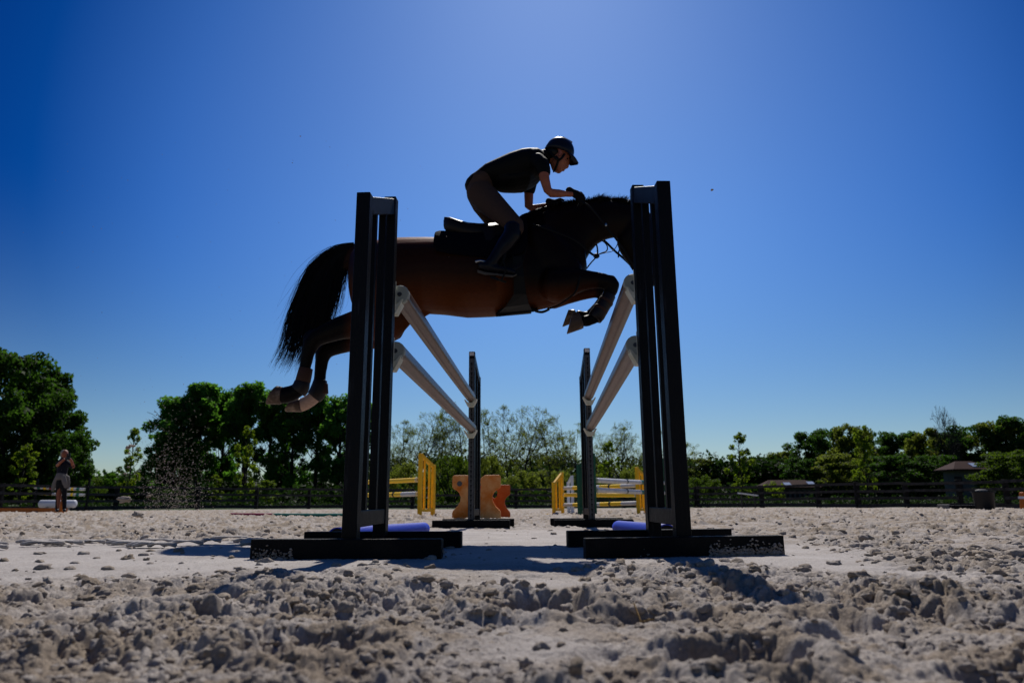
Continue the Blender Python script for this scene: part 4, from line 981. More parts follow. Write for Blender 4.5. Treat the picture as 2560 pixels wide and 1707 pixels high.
col = bay[None] * (1 - w_)[:, None] + blk[None] * w_[:, None]; col = col * (1 - top[:, None]) + sun_rim[None] * top[:, None]
pw = (sstep(975, 990, qy) * sstep(0, 1, (co[:, 1] > HY).astype(float)))[:, None] * ((qx < 825) & (qx > 735))[:, None]
col = col * (1 - pw) + pale[None] * pw
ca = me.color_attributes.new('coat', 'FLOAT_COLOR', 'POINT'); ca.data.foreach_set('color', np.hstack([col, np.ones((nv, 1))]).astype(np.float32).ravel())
def hoof(label, cor, sole, yo, r0=.050, r1=.062):
    """cor, sole: photo pixel pairs of the coronet line and of the ground surface (heel, toe)"""
    mb = MB(); rings = []
    for t_ in (0, .12, .5, .9, 1.0, 1.02):
        a = [cor[0][i] + (sole[0][i] - cor[0][i]) * min(t_, 1) for i in (0, 1)]; b_ = [cor[1][i] + (sole[1][i] - cor[1][i]) * min(t_, 1) for i in (0, 1)]
        sc = (r0 + (r1 - r0) * min(t_, 1)) * (.86 if t_ > 1 else 1) * (.96 if t_ == 0 else 1)
        if t_ > 1: m0 = [(a[i] + b_[i]) / 2 for i in (0, 1)]; a = [m0[i] + (a[i] - m0[i]) * .8 for i in (0, 1)]; b_ = [m0[i] + (b_[i] - m0[i]) * .8 for i in (0, 1)]
        rings.append(ring_tb(a, b_, sc, HY + yo, 22, 2.05))
    o = obj('hoof', mb.loft(rings), 'hoof_horn', horse, smooth=True, sub=1)
    return o
hoof('', ((708, 967), (704, 1011)), ((694, 964), (665, 1011)), -.15); hoof('', ((752, 994), (757, 1030)), ((731, 1002), (713, 1029)), .15)
hoof('', ((1447, 779), (1462, 820)), ((1431, 783), (1416, 836)), -.17, .040, .050); hoof('', ((1437, 774), (1446, 802)), ((1421, 774), (1405, 818)), .12, .040, .048)
def boot(pts, yo, nm='leg_boot', m_='boot_leather', rim=True):
    mb = MB(); P_ = [P(p_[0], p_[1], HY + yo) for p_ in pts]; mb.tube(P_, [(p_[2] * KP, p_[2] * KP * .92) for p_ in pts], 18, (0, 1, 0))
    o = obj(nm, mb, m_, horse, smooth=True, bevel=.002)
    return o
b_ = boot([(765, 920, 16.5), (761, 938, 17.5), (757, 954, 18)], -.15, m_='strap_brown')
boot([(756, 954, 18.3), (753.5, 964, 19.8), (750, 972, 20.6), (745, 978, 20.2)], -.15)
boot([(801, 950, 17), (799, 962, 19), (796, 975, 21), (791, 986, 21.3), (785, 993, 19.5)], .15)
boot([(806, 960, 14), (807, 985, 14)], .15, 'boot_strap', 'strap_brown')
boot([(1524, 736, 16), (1515, 753, 17.5), (1503, 772, 18), (1493, 787, 19.5), (1486, 797, 18)], -.17)
boot([(1508, 752, 15), (1497, 768, 15.5), (1485, 782, 16.5), (1476, 789, 15)], .12)
for a, b2_, yo in (((1517, 750), (1513, 756), -.17), ((1504, 770), (1500, 776), -.17)):
    boot([(a[0], a[1], 18.4), (b2_[0], b2_[1], 18.8)], yo, 'boot_strap', 'strap_brown')
# hair: strands
def strands(name, roots, guides, n_, r_, m_, seed, jit=.03, parent=horse, taper=True, clump=0):
    """guides: list of polylines (world); each strand blends two neighbours"""
    g_ = np.random.default_rng(seed); G = [np.array([tuple(p_) for p_ in gl]) for gl in guides]; k = G[0].shape[0]; segs_v, segs_f = [], []; sides = 3
    V = []; Fq = []
    for i in range(n_):
        t_ = g_.uniform(0, len(G) - 1.001); j = int(t_); u = t_ - j; base = G[j] * (1 - u) + G[j + 1] * u
        off = g_.normal(size=3) * jit; wv = g_.normal(size=3) * jit * .8; ph = g_.uniform(0, 6.28); en = g_.uniform(.68, 1.03)
        pts = []
        for q_ in range(k):
            s_ = q_ / (k - 1) * en * (k - 1); i0 = min(int(s_), k - 2); p_ = base[i0] + (base[i0 + 1] - base[i0]) * (s_ - i0); a_ = q_ / (k - 1)
            pts.append(p_ + off * (.35 + .65 * a_) + wv * math.sin(ph + a_ * 4) * a_)
        rr = r_ * g_.uniform(.6, 1.3)
        o0 = len(V)
        for q_, p_ in enumerate(pts):
            d = pts[min(q_ + 1, k - 1)] - pts[max(q_ - 1, 0)]; d = d / (np.linalg.norm(d) + 1e-9); h_ = np.cross(d, [0, 1, 0.3]); h_ /= np.linalg.norm(h_) + 1e-9; v_ = np.cross(d, h_)
            w_ = rr * (1 - .85 * (q_ / (k - 1)) ** 1.5)
            for s2 in range(sides):
                an = 2.094 * s2; V.append(p_ + h_ * w_ * math.cos(an) + v_ * w_ * math.sin(an))
        for q_ in range(k - 1):
            for s2 in range(sides): Fq.append((o0 + q_ * sides + s2, o0 + q_ * sides + (s2 + 1) % sides, o0 + (q_ + 1) * sides + (s2 + 1) % sides, o0 + (q_ + 1) * sides + s2))
    off = root_loc(parent); V = np.array(V) - np.array(off)
    return place_mesh(name, fast_mesh(name, V, np.array(Fq), m_), parent)
def gl(pts, y0=0, y1=0):   # guide line resampled to 14 points
    P_ = [P(a, b_, HY + y0 + (y1 - y0) * i / (len(pts) - 1)) for i, (a, b_) in enumerate(pts)]
    L_ = [0]; 
    for i in range(1, len(P_)): L_.append(L_[-1] + (P_[i] - P_[i - 1]).length)
    out_ = []
    for k in range(16):
        s_ = L_[-1] * k / 15; i = max(1, next((j for j in range(1, len(L_)) if L_[j] >= s_ - 1e-6), len(L_) - 1)); out_.append(P_[i - 1].lerp(P_[i], (s_ - L_[i - 1]) / max(L_[i] - L_[i - 1], 1e-6)))
    return out_
TG = [gl([(885, 614), (845, 619), (806, 640), (776, 672), (757, 715), (736, 768), (724, 806), (711, 866), (692, 905)], 0, -.05),
      gl([(886, 620), (848, 628), (812, 650), (786, 690), (768, 735), (750, 790), (738, 840), (724, 885), (712, 908)], 0, -.02),
      gl([(886, 625), (850, 636), (822, 662), (798, 705), (782, 755), (768, 810), (758, 860), (748, 895), (738, 913)], 0, 0),
      gl([(886, 630), (856, 645), (834, 676), (818, 720), (806, 765), (792, 805), (778, 845), (764, 880), (752, 905)], 0, .03),
      gl([(884, 640), (862, 658), (846, 690), (834, 730), (826, 765), (816, 795), (802, 822), (790, 845), (778, 870)], 0, .06),
      gl([(882, 650), (868, 672), (860, 700), (852, 730), (844, 760), (834, 785), (824, 800), (812, 815), (800, 830)], 0, .08)]
strands('tail', None, TG[:5], 1900, .0030, 'hair_black', 3, .026)
strands('tail_wisps', None, TG[3:], 220, .0016, 'hair_black', 4, .03)
strands('tail_flyaways', None, [gl([(840, 622), (800, 645), (768, 680), (742, 725), (722, 765), (706, 790)]), gl([(830, 625), (782, 665), (755, 715), (733, 770), (718, 820), (698, 860)])], 60, .0011, 'hair_black', 5, .03)
# mane: short bristling crest
crest = [(1318, 548), (1345, 530), (1375, 516), (1400, 508), (1430, 505), (1455, 505), (1480, 502), (1505, 500), (1530, 500), (1555, 503), (1575, 508), (1598, 512)]
g_ = np.random.default_rng(9); MV = []
mb = MB()
for i in range(3000):
    t_ = g_.uniform(0, len(crest) - 1.01); j = int(t_); u = t_ - j; px = crest[j][0] + (crest[j + 1][0] - crest[j][0]) * u; py = crest[j][1] + (crest[j + 1][1] - crest[j][1]) * u
    yo = g_.normal() * .016; a = P(px, py + 6, HY + yo); ln = (.026 + .022 * math.sin(px * .11) ** 2 * math.sin(px * .047) ** 2 + g_.uniform(0, .014)) * (1 if px > 1450 else .7); lean = g_.uniform(-.9, .9)
    e = a + Vector((lean * ln, yo * 1.5 + g_.normal() * .012, ln)); m2 = a.lerp(e, .5) + Vector((-.006, 0, .004))
    mb.tube([a, m2, e], [.0022, .0017, .0006], 3, cap=False)
obj('mane', mb, 'hair_black', horse, smooth=True)
# ---- tack
def strap(name, pts, w_, th, m_='tack_black', yo=0, parent=horse, flat_to='y'):
    """leather strap through (px, py, y offset)"""
    P_ = [P(p_[0], p_[1], HY + (p_[2] if len(p_) > 2 else yo)) for p_ in pts]
    # smooth
    for _ in range(2):
        Q = [P_[0]]
        for i in range(len(P_) - 1): Q += [P_[i].lerp(P_[i + 1], .25), P_[i].lerp(P_[i + 1], .75)]
        P_ = Q + [P_[-1]]
    return obj(name, MB().tube(P_, [(w_ / 2, th / 2)] * len(P_), 8, (0, 1, 0)), m_, parent, smooth=True)
# saddle: cantle, seat, pommel as a lofted shell over the back
def xsec(T, hw, th, drop):
    c = P(T[0], T[1], HY); out_ = []
    for k in range(13):
        u = -1 + 2 * k / 12; out_.append(c + Vector((0, hw * u, -drop * u * u)))
    for k in range(12, -1, -1):
        u = -1 + 2 * k / 12; out_.append(c + Vector((0, hw * .96 * u, -drop * u * u - th)))
    return out_
sd_ = obj('saddle', MB().loft([xsec(*a) for a in [((1112, 556), .10, .035, .03), ((1116, 551), .16, .09, .04), ((1130, 553), .19, .12, .05), ((1150, 558), .19, .12, .06), ((1172, 562), .18, .11, .07), ((1200, 563), .17, .10, .08), ((1232, 561), .16, .10, .09), ((1262, 556), .14, .10, .10), ((1288, 548), .12, .10, .11), ((1300, 552), .09, .06, .09)]]), 'saddle_leather', horse, smooth=True)
def sheet(name, outline, y_off, th, m_, parent, drape=None, bev=.003):
    """flap cut to an outline in photo pixels, laid against the flank at lateral offset y_off(px,py)"""
    a_, b_ = [], []
    for px, py in outline:
        y_ = y_off(px, py) if callable(y_off) else y_off; a_.append(P(px, py, HY + y_)); b_.append(P(px, py, HY + y_ + th))
    return obj(name, MB().loft([a_, b_]), m_, parent, bevel=bev)
for s_ in (-1, 1):
    fl = sheet('saddle_flap', [(1205, 568), (1240, 562), (1285, 560), (1308, 585), (1316, 625), (1306, 665), (1280, 682), (1252, 680), (1232, 655), (1218, 615)], lambda a, b_: s_ * (.20 + .125 * min(1, max(0, (b_ - 560) / 90))), .012 * s_, 'saddle_leather', sd_)
# saddle pad: a curved cloth over the back
rings = []
for px, top, bot in ((1096, 597, 655), (1104, 592, 668), (1135, 592, 676), (1180, 595, 682), (1230, 592, 688), (1270, 574, 690), (1304, 549, 680), (1316, 545, 655)):
    c = P(px, top, HY); r_ = []; hgt = (bot - top) * KP
    for k in range(17):
        u = -1 + 2 * k / 16; an = abs(u); y_ = math.copysign(min(1, math.sin(an * 1.25) / math.sin(1.25)), u) * .318 if u else 0; r_.append(c + Vector((0, y_, .012 - hgt * (an ** 2.3))))
    for k in range(16, -1, -1):
        p_ = r_[k]; r_.append(Vector((p_.x, c.y + (p_.y - c.y) * .955, p_.z - .012)))
    rings.append(r_)
obj('saddle_pad', MB().loft(rings), 'pad_navy', horse, smooth=True)
# girth with its wide stud guard
grings = []
for px, py, hw, wd in ((1293, 640, .315, 12), (1297, 690, .318, 13), (1300, 735, .29, 16), (1292, 768, .20, 30), (1288, 783, .10, 42), (1284, 790, .03, 44)):
    grings.append((px, py, hw, wd))
for s_ in (-1, 1):
    a_ = []
    mb = MB(); R1 = []
    for px, py, hw, wd in grings:
        c1_, c2_ = P(px - wd, py, HY + s_ * hw), P(px + wd, py - (8 if wd > 25 else 0), HY + s_ * hw); n_ = Vector((0, s_ * .012, -.004)); R1.append([c1_, c2_, c2_ + n_, c1_ + n_])
    obj('girth', mb.loft(R1), 'tack_black', horse, bevel=.002)
gd = sheet('stud_guard', [(1238, 788), (1246, 776), (1268, 760), (1284, 742), (1296, 740), (1312, 746), (1322, 766), (1346, 774), (1345, 778), (1316, 782), (1280, 786), (1248, 792)], -.10, .20, 'tack_black', horse, bev=.012)
strap('girth_loop', [(1338, 776, -.02), (1352, 780, -.03), (1368, 775, -.03), (1372, 770, -.03)], .012, .008)
strap('girth_loop', [(1338, 779, .02), (1356, 783, .03), (1374, 774, .02)], .010, .008)
strap('breastplate', [(1368, 773, -.06), (1395, 764, -.12), (1418, 748, -.2), (1434, 736, -.24), (1443, 722, -.25), (1450, 690, -.24)], .013, .006)
strap('breastplate', [(1330, 560, -.20), (1390, 580, -.22), (1440, 600, -.19), (1472, 630, -.11), (1478, 636, -.06), (1492, 642, 0)], .014, .006)
# martingale and neck strap hanging below the neck
strap('martingale', [(1466, 672, 0), (1478, 656, 0), (1490, 644, 0)], .010, .006); strap('martingale', [(1494, 640, 0), (1494, 622, 0), (1491, 610, 0)], .012, .007)
strap('martingale', [(1492, 640, 0), (1482, 636, 0), (1472, 627, 0)], .012, .007); obj('knot', MB().ell(P(1491, 640, HY), (.024, .02, .020)), 'tack_black', horse, smooth=True)
strap('martingale', [(1494, 637, 0), (1506, 632, -.02), (1518, 628, -.05), (1519, 616, -.06), (1512, 606, -.07), (1502, 600, -.09)], .009, .005)
strap('martingale', [(1494, 637, 0), (1512, 632, .02), (1532, 629, .04), (1543, 614, .06), (1545, 600, .08)], .006, .004)
# bridle and reins
br = strap('bridle', [(1606, 513, -.06), (1590, 560, -.10), (1578, 600, -.10), (1590, 650, -.085), (1606, 688, -.07)], .018, .006)
strap('noseband', [(1656, 640, -.02), (1630, 648, -.08), (1600, 655, -.082), (1574, 660, -.03)], .02, .006, parent=br)
strap('browband', [(1640, 545, -.03), (1620, 535, -.08), (1600, 528, -.085)], .016, .006, parent=br)
for s_ in (-1, 1):
    strap('cheek_rein_end', [(1576, 664, s_ * .07), (1584, 676, s_ * .075), (1598, 688, s_ * .07)], .014, .010, parent=br)
strap('rein', [(1448, 502, -.17), (1470, 512, -.19), (1495, 540, -.17), (1520, 574, -.14), (1548, 606, -.125), (1580, 660, -.10), (1602, 690, -.07)], .016, .005)
strap('rein', [(1395, 510, .14), (1440, 540, .17), (1490, 585, .15), (1512, 602, .10), (1536, 627, .10), (1558, 645, .09), (1578, 664, .08), (1602, 690, .07)], .018, .006)
strap('rein_stop', [(1549, 622, .09), (1546, 632, .09), (1546, 644, .09)], .010, .008)
obj('buckle', MB().ell(P(1515, 562, HY - .165), (.008, .004, .014), 10, 6), 'steel', horse, smooth=True)
# stirrups
for s_ in (-1, 1):
    yo = s_ * .37; mb = MB()
    t_, l_, r_ = P(1258, 650, HY + yo), P(1236, 700, HY + yo), P(1254, 700, HY + yo)
    strap('stirrup_leather', [(1262, 580, s_ * .30), (1266, 610, s_ * .36), (1262, 636, s_ * .37), (1258, 652, s_ * .37)], .022, .005, parent=sd_)
    mb.tube([P(1258, 652, HY + yo), P(1247, 672, HY + yo), P(1236, 694, HY + yo + .0)], .006, 8); mb.tube([P(1258, 652, HY + yo + .05 * s_), P(1266, 674, HY + yo + .06 * s_), P(1254, 700, HY + yo + .05 * s_)], .006, 8)
    mb.bar(P(1236, 696, HY + yo - .01), P(1256, 702, HY + yo + .05 * s_), .09, .014)
    obj('stirrup', mb, 'tack_black', sd_, smooth=False)

# ------------------------------------------------------------------ THE RIDER
rc = P(1230, 520, HY)
rider = thing('person', 'rider in a black shirt, dark breeches and black helmet crouching forward on the jumping horse', 'person', tuple(rc))
def Q(px, py, yo): return P(px, py, HY + yo)
def rchain(mb, pts, seg=16, k=1.0, lat=.9, grow=0):
    """pts: (px, py, yo, half px[, lateral factor])"""
    mb.limb([Q(p_[0], p_[1], p_[2]) for p_ in pts], [(p_[3] * KP * k + grow, (p_[3] * KP * k) * (p_[4] if len(p_) > 4 else lat) + grow) for p_ in pts], seg, (0, 1, 0))
torso = [(1200, 470, 0, 30, 1.7), (1222, 450, 0, 31, 1.6), (1255, 437, 0, 33, 1.5), (1290, 425, 0, 38, 1.5), (1322, 417, 0, 38, 1.65), (1345, 408, 0, 30, 1.8), (1358, 398, 0, 20, 1.6)]
thighN = [(1200, 480, -.10, 33, 1.0), (1222, 502, -.15, 31), (1248, 527, -.22, 26), (1272, 550, -.28, 21), (1290, 566, -.32, 17)]
shinN = [(1291, 568, -.32, 17), (1280, 590, -.335, 17), (1258, 615, -.345, 16), (1238, 640, -.355, 12), (1226, 660, -.36, 10)]
thighF = [(1190, 484, .10, 26, 1.0), (1204, 510, .16, 26), (1230, 540, .22, 24), (1262, 562, .28, 20), (1286, 572, .32, 17)]
shinF = [(1288, 572, .32, 16), (1280, 592, .335, 16), (1258, 616, .345, 15), (1238, 640, .355, 12), (1226, 660, .36, 10)]
armN = [(1352, 400, -.19, 15), (1358, 425, -.215, 15.5), (1362, 450, -.225, 14), (1369, 475, -.225, 12), (1378, 483, -.22, 12.5), (1398, 484, -.20, 11.5), (1415, 485, -.185, 8.5), (1428, 486, -.175, 8)]
armF = [(1335, 415, .19, 15), (1328, 445, .22, 16), (1322, 480, .23, 14.5), (1322, 515, .23, 13), (1332, 522, .22, 12.5), (1352, 518, .2, 10.5), (1375, 513, .17, 8), (1385, 512, .15, 8)]
rb = MB()
for c in (torso, thighN, shinN, thighF, shinF): rchain(rb, c, k=.70)
for c in (armN, armF): rchain(rb, c, k=.90)
rchain(rb, [(1356, 396, 0, 18, 1.0), (1370, 394, 0, 17, 1.0), (1383, 392, 0, 16, 1.0)])           # neck
rb.ell(Q(1398, 378, 0), (.092, .078, .085)); 
# face: lofted slices across the axis from brow to chin (front px, back px, half width)
rb.loft([ring_tb(*a) for a in [((1424, 377), (1375, 372), .062), ((1426, 386), (1372, 388), .068), ((1424, 395), (1374, 402), .070), ((1421, 401), (1376, 412), .068), ((1418, 408), (1378, 419), .062), ((1414, 414), (1380, 424), .055), ((1411, 419), (1383, 427), .048), ((1408, 425), (1387, 428), .040), ((1403, 430), (1391, 430), .030), ((1399, 432.5), (1394, 431), .018)]])
rb.loft([ring_tb(*a) for a in [((1424, 396), (1412, 396), .007), ((1423.5, 405), (1410, 406), .010), ((1423, 412), (1408, 414), .014), ((1422, 418), (1408, 419), .017), ((1419, 421.5), (1410, 421), .013)]])   # nose
rb.ell(Q(1411, 422.5, 0), (.009, .022, .006)); rb.ell(Q(1409, 426, 0), (.009, .019, .006)); rb.ell(Q(1399, 430, 0), (.012, .018, .009))
for s_ in (-1, 1):
    rb.ell(Q(1420, 390.5, s_ * .03), (.012, .022, .007), rot=Matrix.Rotation(.5, 3, 'Y')); rb.ell(Q(1412, 404, s_ * .042), (.014, .014, .012))
pb = fused('body', rb, 'skin', rider, .0052, 3, .4)
for s_ in (-1, 1):    # ears and eyes
    eb = MB(); eb.ell(Q(1400.5, 379.5, s_ * .079), (.013, .008, .026), rot=Matrix.Rotation(-.15, 3, 'Y')); eb.ell(Q(1399, 387, s_ * .078), (.008, .007, .011))
    obj('ear', eb, 'ear_skin', pb, smooth=True)
    obj('eye', MB().ell(Q(1417.5, 397.5, s_ * .033), (.008, .011, .008)), 'hair_black', pb, smooth=True)
# shirt: torso and short sleeves, a little larger than the body; hangs below the chest
sb = MB()
rchain(sb, [(1196, 455, 0, 19, 2.6), (1222, 443, 0, 30, 1.75), (1255, 434, 0, 38, 1.45), (1285, 426, 0, 44, 1.35), (1315, 419, 0, 45, 1.45), (1336, 411, 0, 40, 1.55), (1352, 400, 0, 30, 1.6), (1361, 395, 0, 21, 1.3)], 20)
rchain(sb, [(1342, 402, -.16, 22), (1354, 412, -.20, 20.5), (1358.5, 424, -.21, 18.5), (1360, 433, -.212, 17)]); rchain(sb, [(1335, 410, .14, 22), (1328, 440, .20, 21), (1324, 464, .22, 19), (1323, 476, .22, 17)])
rchain(sb, [(1262, 458, 0, 20, 2.2), (1285, 458, 0, 20, 2.3), (1310, 455, 0, 20, 2.3), (1330, 448, .05, 18, 2)], 16)
# creases over the back
for (x0, y0, x1, y1) in ((1215, 418, 1245, 412), (1228, 408, 1262, 402), (1250, 402, 1285, 396), (1300, 383, 1335, 378)):
    for yo in (-.12, -.02, .08): rchain(sb, [(x0, y0 + abs(yo) * 30, yo, 2.2, 2), ((x0 + x1) / 2, (y0 + y1) / 2 + abs(yo) * 28, yo + .03, 2.8, 2), (x1, y1 + abs(yo) * 30, yo + .06, 2, 2)], 8)
fused('shirt', sb, 'shirt_black', rider, .0075, 3, .5)
qb = MB()
rchain(qb, [(1214, 448, 0, 26, 1.9), (1203, 462, 0, 33, 1.75), (1197, 482, 0, 33, 1.6), (1203, 498, 0, 28, 1.6)], 20)
rchain(qb, [(1202, 484, -.08, 35, 1.0), (1222, 504, -.14, 34), (1248, 528, -.215, 29), (1272, 549, -.275, 24), (1290, 564, -.32, 20), (1292, 575, -.33, 17)], grow=.002)
rchain(qb, [(1192, 486, .09, 27, 1.1), (1206, 512, .15, 28), (1228, 542, .22, 26), (1262, 562, .28, 22), (1284, 572, .32, 19)], grow=.002)
fused('breeches', qb, 'breeches', rider, .008, 4, .5)
for s_, sh in ((-1, shinN), (1, shinF)):
    bb = MB(); y1 = s_ * .365; dx = 0
    rchain(bb, [(1283, 570, s_ * .33, 22), (1280, 588, s_ * .338, 21.5), (1262, 612, s_ * .348, 20), (1244, 634, s_ * .357, 15), (1230, 654, y1, 13.5), (1222, 664, y1, 13)], 18)
    rchain(bb, [(1203, 664, y1, 10), (1215, 666, y1, 13), (1235, 672, y1 - s_ * .01, 12), (1256, 675, y1 - s_ * .02, 11), (1274, 679, y1 - s_ * .03, 10), (1284, 682, y1 - s_ * .03, 8)], 14, lat=1.0)
    bo = fused('riding_boot', bb, 'boot_black', rider, .008, 3, .5)
    so_ = MB(); up_l = [(1193, 674), (1212, 680), (1236, 683), (1262, 686), (1284, 688), (1293, 684)]; lo_l = [(1194, 682), (1211, 687), (1236, 688), (1262, 692), (1282, 693), (1292, 688)]
    wl = [.026, .036, .036, .044, .042, .022]
    so_.loft([[Q(a[0], a[1], y1 - s_ * .012 - w_), Q(a[0], a[1], y1 - s_ * .012 + w_), Q(b_[0], b_[1], y1 - s_ * .012 + w_), Q(b_[0], b_[1], y1 - s_ * .012 - w_)] for a, b_, w_ in zip(up_l, lo_l, wl)])
    obj('sole', so_, 'sole_rubber', bo, bevel=.003)
    rchain(so_ := MB(), [(1190, 654, y1, 3.0), (1200, 652, y1, 3.0), (1222, 656, y1, 3.0)], 8); obj('spur', so_, 'steel', bo, smooth=True)
# gloved hands closed on the crest: palm, four curled fingers and thumb each
def hand(cx_, cy_, yo, s_, ang=0):
    hb_ = MB(); k = KP
    def H(u, v, w_):   # u along the hand, v up, w lateral (palm to outside)
        x_ = u * math.cos(ang) - v * math.sin(ang); z_ = u * math.sin(ang) + v * math.cos(ang); c = Q(cx_, cy_, yo); return c + Vector((x_, w_, z_))
    hb_.limb([H(-.045, .012, 0), H(-.01, .01, 0), H(.03, .004, 0)], [(.026, .020), (.034, .018), (.032, .016)], 12, (0, 1, 0))
    hb_.limb([H(-.07, .014, 0), H(-.04, .012, 0)], [(.028, .024), (.026, .022)], 12, (0, 1, 0))
    for i, (v0, ln) in enumerate(((.026, .040), (.009, .044), (-.009, .041), (-.025, .033))):
        a = H(.028, v0, 0); b_ = H(.028 + ln * .75, v0 - .012, -s_ * .004); c = H(.028 + ln * .85, v0 - .026, s_ * .022); d = H(.028 + ln * .35, v0 - .028, s_ * .036)
        hb_.limb([a, b_, c, d], [.0105, .010, .0095, .0085], 10)
    hb_.limb([H(-.01, .030, s_ * .008), H(.018, .045, s_ * .018), H(.044, .036, s_ * .024)], [.012, .0105, .009], 10)
    return fused('glove', hb_, 'glove', rider, .004, 2, .4)
hand(1441, 490, -.165, 1, R(-28)); hand(1392, 512, .14, -1, R(-12))
obj('hair', MB().ell(Q(1384, 386, 0), (.066, .080, .066)), 'hair_black', rider, smooth=True)
# helmet: shell, peak, harness
hm = MB(); hc = Vector((Q(1399.5, 377.5, 0)))
rot = Matrix.Rotation(R(28), 3, 'Y')
rings = []
for i in range(11):
    th = math.radians(4 + 92 * i / 10); ring = []
    for k in range(36):
        an = 2 * math.pi * k / 36; low = 1.0
        p_ = Vector((.112 * math.sin(th) * math.cos(an), .094 * math.sin(th) * math.sin(an), .107 * math.cos(th)))
        if i >= 9: p_.z -= (.018, .046)[i - 9] * (1 - math.cos(an)) * .5
        ring.append(hc + rot @ p_)
    rings.append(ring)
inner = [[hc + (p_ - hc) * .93 for p_ in r_] for r_ in reversed(rings)]
he = obj('helmet', MB().loft(rings + inner, cap=True), 'helmet_shell', rider, smooth=True)
pk = MB(); pr = []
for (u, w_, z_) in ((.085, .085, -.012), (.105, .082, -.018), (.130, .070, -.028), (.150, .048, -.040), (.160, .020, -.047)):
    ring = []
    for k in range(15):
        t_ = -1 + 2 * k / 14; ring.append(hc + rot @ Vector((u + .015 * (1 - t_ * t_) - .025 * t_ * t_, w_ * t_, z_ + .022 * (1 - t_ * t_))))
    for k in range(14, -1, -1):
        t_ = -1 + 2 * k / 14; ring.append(hc + rot @ Vector((u + .015 * (1 - t_ * t_) - .025 * t_ * t_, w_ * t_ * .97, z_ - .010 + .020 * (1 - t_ * t_))))
    pr.append(ring)
obj('peak', pk.loft(pr), 'helmet_shell', he, smooth=True)
vb = MB(); vb.bar(hc + rot @ Vector((-.03, 0, .109)), hc + rot @ Vector((.055, 0, .103)), .035, .008, (0, 0, 1)); obj('crest_panel', vb, 'steel', he, bevel=.003)
for s_ in (-1, 1):
    for pts in ([(1390, 390), (1396, 401), (1392, 414), (1387, 425)], [(1412, 384), (1404, 396), (1397, 401)], [(1372, 378), (1384, 392), (1396, 401)]):
        q_ = [Q(a, b_, s_ * (.083 - .030 * max(0, (b_ - 400) / 25) )) for a, b_ in pts]; obj('harness_strap', MB().tube(q_, [(.0095, .004)] * len(q_), 8, (0, 1, 0)), 'tack_black', he, smooth=True)
obj('chin_strap', MB().tube([Q(1387, 425, -.052), Q(1385, 428, -.02), Q(1384, 429, .02), Q(1387, 425, .052)], [(.006, .009)] * 4, 8), 'tack_black', he, smooth=True)

# ------------------------------------------------------------------ THE SPECTATOR
SY = 20.0; sg = foot_at(160, 1276, SY); kk = 1.72 / (P(160, 1125, SY).z - sg.z)
sp = thing('person', 'person with short fair hair filming the horse, pale jacket tied round the waist', 'person', tuple(sg))
def S(px, py, dy=0): return P(px, py, SY + dy)
K2 = SY / F
def sch(mb, pts, seg=12, lat=1.0):
    mb.limb([S(p_[0], p_[1], p_[2]) for p_ in pts], [(p_[3] * K2, p_[3] * K2 * (p_[4] if len(p_) > 4 else lat)) for p_ in pts], seg, (0, 1, 0))
fb = sg.z; 
def py_of(z): return 1243 - (z - HC) / SY * F   # helper near the horizon
yf = py_of(fb) ; 
mb = MB()
sch(mb, [(153, 1205, 0, 9, .8), (155, 1185, 0, 9.5, .75), (157, 1165, 0, 12, .6), (158, 1153, 0, 11, .6), (160, 1146, 0, 5, 1)])
sch(mb, [(160, 1148, 0, 4.5), (161, 1140, 0, 4.5)]); mb.ell(S(162, 1134), (.078, .09, .115)); mb.ell(S(166, 1137, -.07), (.02, .03, .02))
sch(mb, [(150, 1205, 0, 7.5), (147, 1235, 0, 6), (144, yf - 8, 0, 4)]); sch(mb, [(160, 1205, 0, 7), (161, 1235, 0, 5), (161, yf - 8, 0, 4)])
sch(mb, [(148, 1155, 0, 5), (144, 1163, -.12, 4.2), (150, 1156, -.26, 3.4), (160, 1148, -.32, 3)]); sch(mb, [(169, 1155, 0, 5), (183, 1166, -.10, 4.4), (180, 1155, -.24, 3.4), (174, 1146, -.32, 3)])
sbd = fused('body', mb, 'skin', sp, .012, 2, .4)
mb = MB(); sch(mb, [(154, 1190, 0, 11, .8), (156, 1172, 0, 13, .7), (158, 1158, 0, 14, .6), (159, 1150, 0, 10, .7)]); sch(mb, [(149, 1156, 0, 6.5), (145, 1163, -.10, 5.6)]); sch(mb, [(168, 1156, 0, 6.5), (182, 1166, -.08, 5.6), (181, 1163, -.13, 5)])
fused('shirt', mb, 'shirt_navy', sp, .014, 2, .4)
mb = MB(); sch(mb, [(153, 1200, 0, 11, .8), (152, 1210, 0, 11, .8)]); sch(mb, [(149, 1208, 0, 8.5), (146, 1235, 0, 5.5), (143, yf - 8, 0, 4.4)]); sch(mb, [(159, 1208, 0, 8.5), (161, 1235, 0, 5.5), (161, yf - 8, 0, 4.4)]); 
fused('trousers', mb, 'trousers_black', sp, .014, 2, .4)
for xx in (143, 161): mb = MB(); sch(mb, [(xx, yf - 6, .05, 4.2), (xx, yf - 3.5, -.12, 3.6)]); fused('shoe', mb, 'device_black', sp, .012, 2, .4)
mb = MB(); sch(mb, [(154, 1187, 0, 12.5, .85), (153, 1193, 0, 13, .85)]); sch(mb, [(146, 1192, -.02, 7, 1), (138, 1207, .0, 7, .6), (131, 1224, .04, 4.5, .5)]); sch(mb, [(158, 1192, -.16, 6, .5), (162, 1206, -.16, 6.5, .5), (164, 1217, -.14, 4, .4)]); sch(mb, [(168, 1192, 0, 5, 1), (171, 1208, .02, 4.5, .6), (170, 1220, .02, 3, .6)])
fused('jacket', mb, 'jacket_grey', sp, .014, 2, .4)
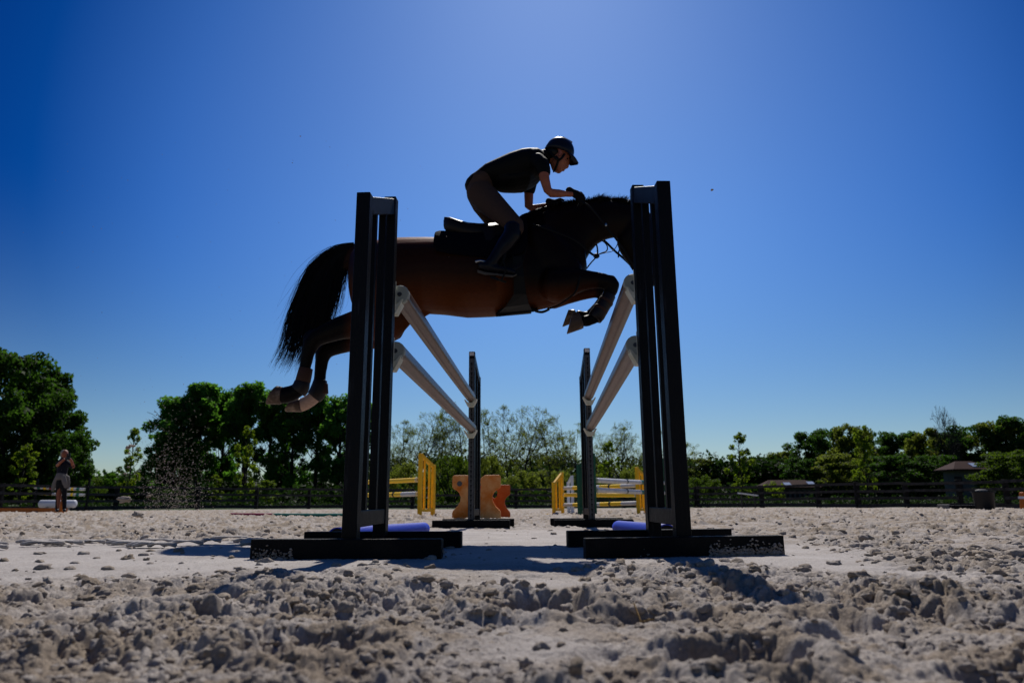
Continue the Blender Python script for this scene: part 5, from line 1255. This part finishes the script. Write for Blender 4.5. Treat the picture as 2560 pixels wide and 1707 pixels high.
mb = MB(); mb.ell(S(161, 1131, .02), (.098, .10, .085)); mb.ell(S(156, 1137, .04), (.05, .07, .10)); o = fused('hair', mb, 'hair_grey', sp, .012, 2, .4)
dv = MB(); c = S(171, 1141, -.36); dv.box(tuple(c), (.10, .035, .17)); dv.cyl(c + Vector((0, -.017, .03)), c + Vector((0, -.05, .03)), .03, 14)
o = thing('camera_phone', 'dark phone held up in both hands by the spectator', 'phone', tuple(c)); obj('case', dv, 'device_black', o, bevel=.006)

# ------------------------------------------------------------------ FLYING SAND
g_ = np.random.default_rng(21); pos = []; sz = []
while len(pos) < 2200:
    px = g_.normal(430, 48); py = 1275 - abs(g_.normal(0, 1)) ** 1.1 * 95
    if px < 330 + (1275 - py) * .08 or px > 560 or py < 960: continue
    if py > 1262 and g_.uniform() < .3: continue
    p_ = P(px, py, g_.uniform(5.2, 6.6)); pos.append(tuple(p_)); sz.append(g_.uniform(.0012, .0045) * (1.0 if g_.uniform() < .96 else 2))
for _ in range(160): p_ = P(g_.uniform(40, 1250), g_.uniform(330, 1240), g_.uniform(4.0, 6.5)); pos.append(tuple(p_)); sz.append(g_.uniform(.0015, .0032))
o = place_mesh('flying_sand', lump_cloud('flying_sand', np.array(pos), np.array(sz), 1, 'sand')); tag(o, 'spray of sand grains thrown up behind the horse in front of the poplars', 'flying sand', kind='stuff')
for i, (px, py, s_, lab) in enumerate(((331, 1114, .018, 'flat clod flying in front of the young tree, the upper right one'), (320, 1119, .015, 'small clod flying just below left of the topmost one'), (323, 1133, .013, 'long narrow clod flying in front of the young tree'),
        (321, 1167, .012, 'thin clod flying low in front of the young tree'), (312, 1183, .013, 'tilted clod flying above the fence left of the sand spray'), (313, 1248, .040, 'large clod flying just above the fence rails on the left'), (346, 1286, .035, 'dark clod standing up from the sand under the spray'),
        (465, 1252, .012, 'small pale clod at the right of the sand spray'), (1780, 475, .011, 'small brown clod high in the sky right of the jump'), (751, 341, .006, 'tiny dark clod high in the sky above the tail'), (372, 1240, .012, 'small clod at the left of the sand spray'))):
    c = P(px, py, 5.6); me = lump_cloud('flying_clod', np.array([tuple(c)]), np.array([s_]), 3, 'sand', flat=.6)
    o = place_mesh('flying_clod', me); tag(o, lab, 'clod', 'clods thrown up by the hooves')
# a bit of straw in the foreground
mb = MB(); c = P(1585, 1505, 1.55); z_ = float(ground(np.array([c.x]), np.array([c.y]))[0]) + .012
mb.tube([(c.x, c.y, z_ + .035), (c.x + .012, c.y, z_), (c.x + .02, c.y - .01, z_ + .002)], .0016, 5); mb.tube([(c.x + .01, c.y, z_), (c.x + .075, c.y + .02, z_ + .006)], .0022, 5)
tag(obj('straw', mb, 'straw', smooth=True), 'bent bit of straw lying on the sand in the right foreground', 'straw')
